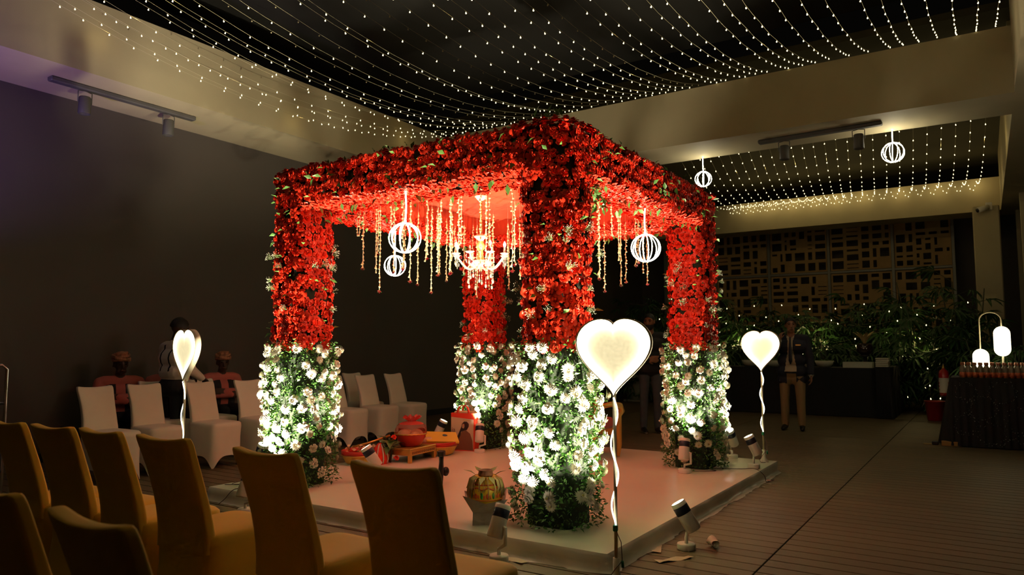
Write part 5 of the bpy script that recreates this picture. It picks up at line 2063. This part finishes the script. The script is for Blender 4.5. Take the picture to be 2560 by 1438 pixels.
# fairy lights wound through the hedge
for k in range(9):
    path = []
    z0 = .55 + .21 * k
    for s in np.linspace(0, 1, 46):
        y = .1 + 7.4 * s
        path.append((17.05 - .25 * (k % 3 == 0) + .22 * noise.noise((y * 1.3, k * 3.1, 0)), y, max(.25, z0 + .30 * noise.noise((y * .9, k * 5.7, 4)) - (.4 * (1 - s) if k < 3 else 0))))
    fairy('hedge_light_string', path, .62, 'sparse string of white lights in the palm hedge, %s from the ground' % ORD[k], 'lights in the palm hedge', True, .011, .0015)
for y in (1.2, 3.0, 4.8):
    lamp('fairy_glow', 'POINT', (16.75, y, 1.5), 4.0, WARM, .011)
path = [(15.9, .95, 1.15), (15.7, .90, .75), (15.55, .88, .35), (15.45, .80, .30), (15.3, .55, .62), (15.2, .2, .8), (15.2, -.1, 1.0)]
fairy('hedge_light_string', path, .3, 'single strand of white lights drooping over the red bucket', 'lights in the palm hedge', True, .011, .0015)


def draped_table(name, label, x0, x1, y0, y1, h, m='blackcloth', flare=.05):
    t = thing(name, label, 'table', ((x0 + x1) / 2, (y0 + y1) / 2, 0))
    a, b = (x1 - x0) / 2, (y1 - y0) / 2
    put('table_top', fast_mesh('table_top', *box(-a, a, -b, b, h - .03, h, .006), smooth=False), m, t)
    per = []
    N = 40
    for i in range(N):
        per.append((-a + 2 * a * i / N, -b, 0, -1))
    for i in range(N):
        per.append((a, -b + 2 * b * i / N, 1, 0))
    for i in range(N):
        per.append((a - 2 * a * i / N, b, 0, 1))
    for i in range(N):
        per.append((-a, b - 2 * b * i / N, -1, 0))
    n = len(per)
    V = []
    for lv, z in enumerate((h, h * .7, h * .35, .012)):
        f = 1 - z / h
        for k, (x, y, ax, ay) in enumerate(per):
            o = .004 + f * (flare + .022 * math.sin(k * 1.9) + .012 * math.sin(k * .7 + 2))
            V.append((x + ax * o, y + ay * o, z))
    put('cloth_skirt', fast_mesh('cloth_skirt', V, [(l * n + k, l * n + (k + 1) % n, (l + 1) * n + (k + 1) % n, (l + 1) * n + k) for l in range(3) for k in range(n)]), m, t)
    return t


draped_table('buffet_table', 'long black-draped buffet table behind the blazer man', 15.15, 15.95, 1.75, 5.6, .92)
draped_table('buffet_table', 'short black-draped table closing the right end of the buffet', 15.0, 17.2, 1.48, 1.72, .94, flare=.02)
for k, (x, y) in enumerate([(15.35, 3.05), (15.35, 2.66), (15.35, 3.62), (15.4, 4.1)]):
    t = thing('serving_bowl', ['white serving bowl with salad right beside the blazer man', 'white serving bowl farther right, with salad', 'white serving bowl behind the blazer man', 'white serving bowl left of the blazer man'][k],
              'bowl', (x, y, .92), 0, 'serving bowls on the buffet')
    put('bowl_shell', fast_mesh('bowl_shell', *lathe([(0, 0), (.09, 0), (.15, .05), (.175, .13), (.168, .13), (.14, .06), (0, .03)], 24)), 'ceramic', t)
    mb = MB()
    for q in range(40):
        a, r = random.uniform(0, 6.28), .14 * math.sqrt(random.random())
        mb.add(leafVF(.06, .045, .012, .01), xf((r * math.cos(a), r * math.sin(a), .11 + random.uniform(0, .03)), basis((random.uniform(-1, 1), random.uniform(-1, 1), 1), random.uniform(0, 6))))
    mb.build('salad', 'salad', t, kind='stuff')
t = thing('napkin_stack', 'stack of white paper napkins at the right end of the buffet', 'napkins', (15.25, 1.62, .945))
for q in range(5):
    o = put('napkin', fast_mesh('napkin', *box(-.16, .16, -.11, .11, q * .034, q * .034 + .03, .006), smooth=False), 'paper', t)
    o.rotation_euler = (0, 0, random.uniform(-.05, .05))
t = thing('serving_tray', 'long pale serving tray beside the napkin stack', 'tray', (15.35, 2.05, .92))
put('tray_base', fast_mesh('tray_base', *box(-.15, .15, -.25, .25, 0, .012, .004), smooth=False), 'ceramic', t)
for sx in (-1, 1):
    put('tray_side', fast_mesh('tray_side', *box(sx * .15 - .008, sx * .15 + .008, -.25, .25, .0, .11, .003), smooth=False), 'ceramic', t)
    put('tray_end', fast_mesh('tray_end', *box(-.15, .15, sx * .25 - .008, sx * .25 + .008, .0, .11, .003), smooth=False), 'ceramic', t)
t = thing('plate_pile', 'pile of pale plates at the left end of the buffet', 'plates', (15.3, 4.95, .92))
for q in range(5):
    put('plate', fast_mesh('plate', *lathe([(0, 0), (.08, 0), (.14, .014), (.138, .018), (.08, .006), (0, .006)], 24)), 'ceramic', t, (0, 0, q * .012))
t = thing('potted_plant', 'dark glazed pot with upright reddish leaves on a stand over the buffet', 'plant', (15.75, 1.98, .92))
put('pot', fast_mesh('pot', *lathe([(0, .24), (.08, .24), (.15, .30), (.165, .38), (.14, .45), (.12, .47), (.11, .46), (.0, .44)], 24)), 'pot_dark', t)
put('plant_stand', fast_mesh('plant_stand', *lathe([(.14, 0), (.13, .02), (.04, .05), (.035, .20), (.12, .24), (0, .245)], 18)), 'black', t)
for q in range(9):
    a = 2 * PI * q / 9
    L = random.uniform(.26, .4)
    V = []
    for s in np.linspace(0, 1, 6):
        r = .02 + L * .75 * s ** 1.6
        z = .46 + L * s * (1 - .35 * s * s)
        w = .035 * math.sin(PI * min(s * .9 + .08, 1))
        V += [(r * math.cos(a) - w * math.sin(a), r * math.sin(a) + w * math.cos(a), z), (r * math.cos(a) + w * math.sin(a), r * math.sin(a) - w * math.cos(a), z)]
    put('leaf', fast_mesh('leaf', V, [(2 * i, 2 * i + 2, 2 * i + 3, 2 * i + 1) for i in range(5)]), 'straw', t)

# drinks table at the right edge with bottles and the capsule lamp
dt = draped_table('drinks_table', 'drinks table under a black sequined cloth at the right edge', 11.50, 12.45, -.66, .42, .90, flare=.15)
mb = MB()
rq = random.Random(3)
for (cy, cz, R) in [(-.05, .72, .15), (-.42, .66, .14), (.18, .50, .15), (-.22, .36, .16), (.10, .18, .14), (-.45, .30, .15), (.36, .72, .12), (.38, .30, .13), (-.12, .02, .12)]:
    for q in range(40):
        a = 2 * PI * q / 40 + rq.uniform(-.08, .08)
        r = R + rq.uniform(-.024, .024)
        y, z = cy + r * math.cos(a), cz + r * math.sin(a)
        if not (.03 < z < .88 and -.55 < y < .52):
            continue
        f = 1 - z / .9
        xo = -.475 - .004 - f * .165 - .014
        s = rq.uniform(.003, .008)
        n_ = Vector((-1, rq.uniform(-.7, .7), rq.uniform(-.4, .7)))
        Rb = basis(n_, rq.uniform(0, 3))
        mb.add(([(s, 0, 0), (0, s, 0), (-s, 0, 0), (0, -s, 0), (0, 0, s * .5)], [(0, 1, 4), (1, 2, 4), (2, 3, 4), (3, 0, 4)]), xf((xo, y, z), Rb))
mb.build('sequins', 'sequin', dt, kind='stuff', smooth=False)
b0 = None
bi = 0
for r_ in range(6):
    for c_ in range(11):
        x, y = 11.58 + r_ * .078, .26 - c_ * .068 + (.02 if r_ % 2 else 0)
        if y < -.5:
            continue
        if r_ > 3 and (-.02 < y < .18 or -.30 < y < -.12):
            continue
        if b0 is None:
            b0 = thing('drink_bottle', '', 'bottle', (x, y, .90), 0)
            put('glass', fast_mesh('glass', *lathe([(0, 0), (.026, .001), (.028, .006), (.028, .115), (.024, .135), (.013, .155), (.012, .172), (0, .172)], 12)), 'bottle', b0)
            put('drink', fast_mesh('drink', *lathe([(0, .004), (.0284, .006), (.0286, .075), (0, .075)], 12)), 'juice', b0)
            put('cap', fast_mesh('cap', *lathe([(.016, .170), (.016, .200), (.013, .203), (0, .203)], 12)), 'cap', b0)
            b = b0
        else:
            b = dup(b0, (x, y, .90), random.uniform(0, 3))
        b['group'] = 'drink bottles on the sequined table'
        b['label'] = 'small drink bottle with copper cap, %s row from the front, %s from its left end' % (ORD[r_], ORD[c_])
cl = thing('capsule_lamp', 'arched brass table lamp with two glowing capsule shades among bottles', 'lamp', (12.02, 0, .90))


def capsule(y, z0, z1, r, nm):
    p = [(0, z0)]
    for a in np.linspace(-PI / 2, 0, 7)[1:]:
        p.append((r * math.cos(a), z0 + r + r * math.sin(a)))
    for a in np.linspace(0, PI / 2, 7)[:-1]:
        p.append((r * math.cos(a), z1 - r + r * math.sin(a)))
    p.append((0, z1))
    return put(nm, fast_mesh(nm, *lathe(p, 24)), 'capsule', cl, (0, y, 0))


capsule(.055, .02, .385, .098, 'glow_capsule')
capsule(-.20, .285, .695, .098, 'glow_capsule')
pth = [(0, .055, .38), (0, .055, .78)] + [(0, -.0725 + .1275 * math.cos(a), .78 + .11 * math.sin(a)) for a in np.linspace(0.2, PI - .2, 14)] + [(0, -.20, .78), (0, -.20, .69)]
put('arch', fast_mesh('arch', *tube(pth, .008, 8)), 'pole', cl)
put('stem', fast_mesh('stem', *tube([(0, -.20, .29), (0, -.20, .02)], .012, 8)), 'pole', cl)
put('base', fast_mesh('base', *box(-.09, .09, -.30, .15, 0, .02, .006), smooth=False), 'pole', cl)
lamp('capsule_light', 'POINT', (11.80, -.05, 1.45), 1.6, WARM, .1)
t = thing('timber_offcut', 'yellowish timber offcut sticking out under the sequined cloth', 'timber', (11.46, .42, 0), .05)
put('board', fast_mesh('board', *box(-.10, .0, -.1, .13, 0, .06, .004), smooth=False), 'wood', t)
t = thing('floor_clamp', 'small black clamp beside the timber offcut on the floor', 'clamp', (11.42, .62, 0), 0)
put('clamp_body', fast_mesh('clamp_body', *box(-.03, .03, -.04, .04, 0, .05, .01), smooth=False), 'black', t)
put('clamp_tip', fast_mesh('clamp_tip', *box(-.015, .015, .04, .14, .0, .015, .004), smooth=False), 'straw', t)

# fire extinguisher and bucket
fx = thing('fire_extinguisher', 'red fire extinguisher with white label among the palms', 'extinguisher', (15.6, .66, .42), -.2)
put('cylinder', fast_mesh('cylinder', *lathe([(0, 0), (.07, .0), (.082, .02), (.084, .40), (.07, .46), (.03, .49), (.025, .51), (0, .51)], 24)), 'ext_red', fx)
put('label_band', fast_mesh('label_band', *lathe([(.0848, .06), (.0848, .33)], 24)), 'label_white', fx)
for q, z_ in enumerate((.10, .16, .22)):
    mbx = MB()
    for a in range(24):
        if 8 < a < 16:
            continue
        a0, a1 = 2 * PI * a / 24, 2 * PI * (a + 1) / 24
        r = .0855
        mbx.add(([(r * math.cos(a0), r * math.sin(a0), z_), (r * math.cos(a1), r * math.sin(a1), z_), (r * math.cos(a1), r * math.sin(a1), z_ + .035), (r * math.cos(a0), r * math.sin(a0), z_ + .035)], [(0, 1, 2, 3)]))
    mbx.build('label_stripe', 'ext_red', fx)
put('valve', fast_mesh('valve', *lathe([(.022, .50), (.024, .53), (.014, .54), (.014, .57), (0, .57)], 12)), 'brass', fx)
put('lever', fast_mesh('lever', *box(-.02, .11, -.012, .012, .565, .585, .004), smooth=False), 'metal', fx)
put('hose', fast_mesh('hose', *tube([(0, .02, .54), (.03, .09, .52), (.03, .11, .40), (.02, .10, .15)], .011, 8)), 'black', fx)
st_ = thing('extinguisher_stand', 'dark slim stand carrying the fire extinguisher', 'stand', (15.6, .66, 0))
put('stand_plate', fast_mesh('stand_plate', *lathe([(0, .40), (.09, .40), (.09, .415), (0, .415)], 18)), 'black', st_)
put('stand_post', fast_mesh('stand_post', *tube([(0, 0, 0), (0, 0, .40)], .025, 8)), 'black', st_)
put('stand_foot', fast_mesh('stand_foot', *lathe([(0, 0), (.13, 0), (.13, .012), (0, .015)], 18)), 'black', st_)
bk = thing('red_bucket', 'dark red bucket on the floor below the fire extinguisher', 'bucket', (15.2, .80, 0))
put('bucket_shell', fast_mesh('bucket_shell', *lathe([(0, 0), (.125, 0), (.13, .01), (.165, .33), (.175, .335), (.175, .35), (.160, .345), (.12, .02), (0, .015)], 26)), 'bucket_red', bk)
put('bucket_handle', fast_mesh('bucket_handle', *tube([(.168 * math.cos(a), .168 * math.sin(a) * .3 + .16, .33 - .10 * math.sin(a)) for a in np.linspace(0, PI, 14)], .004, 5)), 'metal', bk)

print('tris', sum(len(m.loop_triangles) or len(m.polygons) * 2 for m in bpy.data.meshes), 'objects', len(bpy.data.objects))
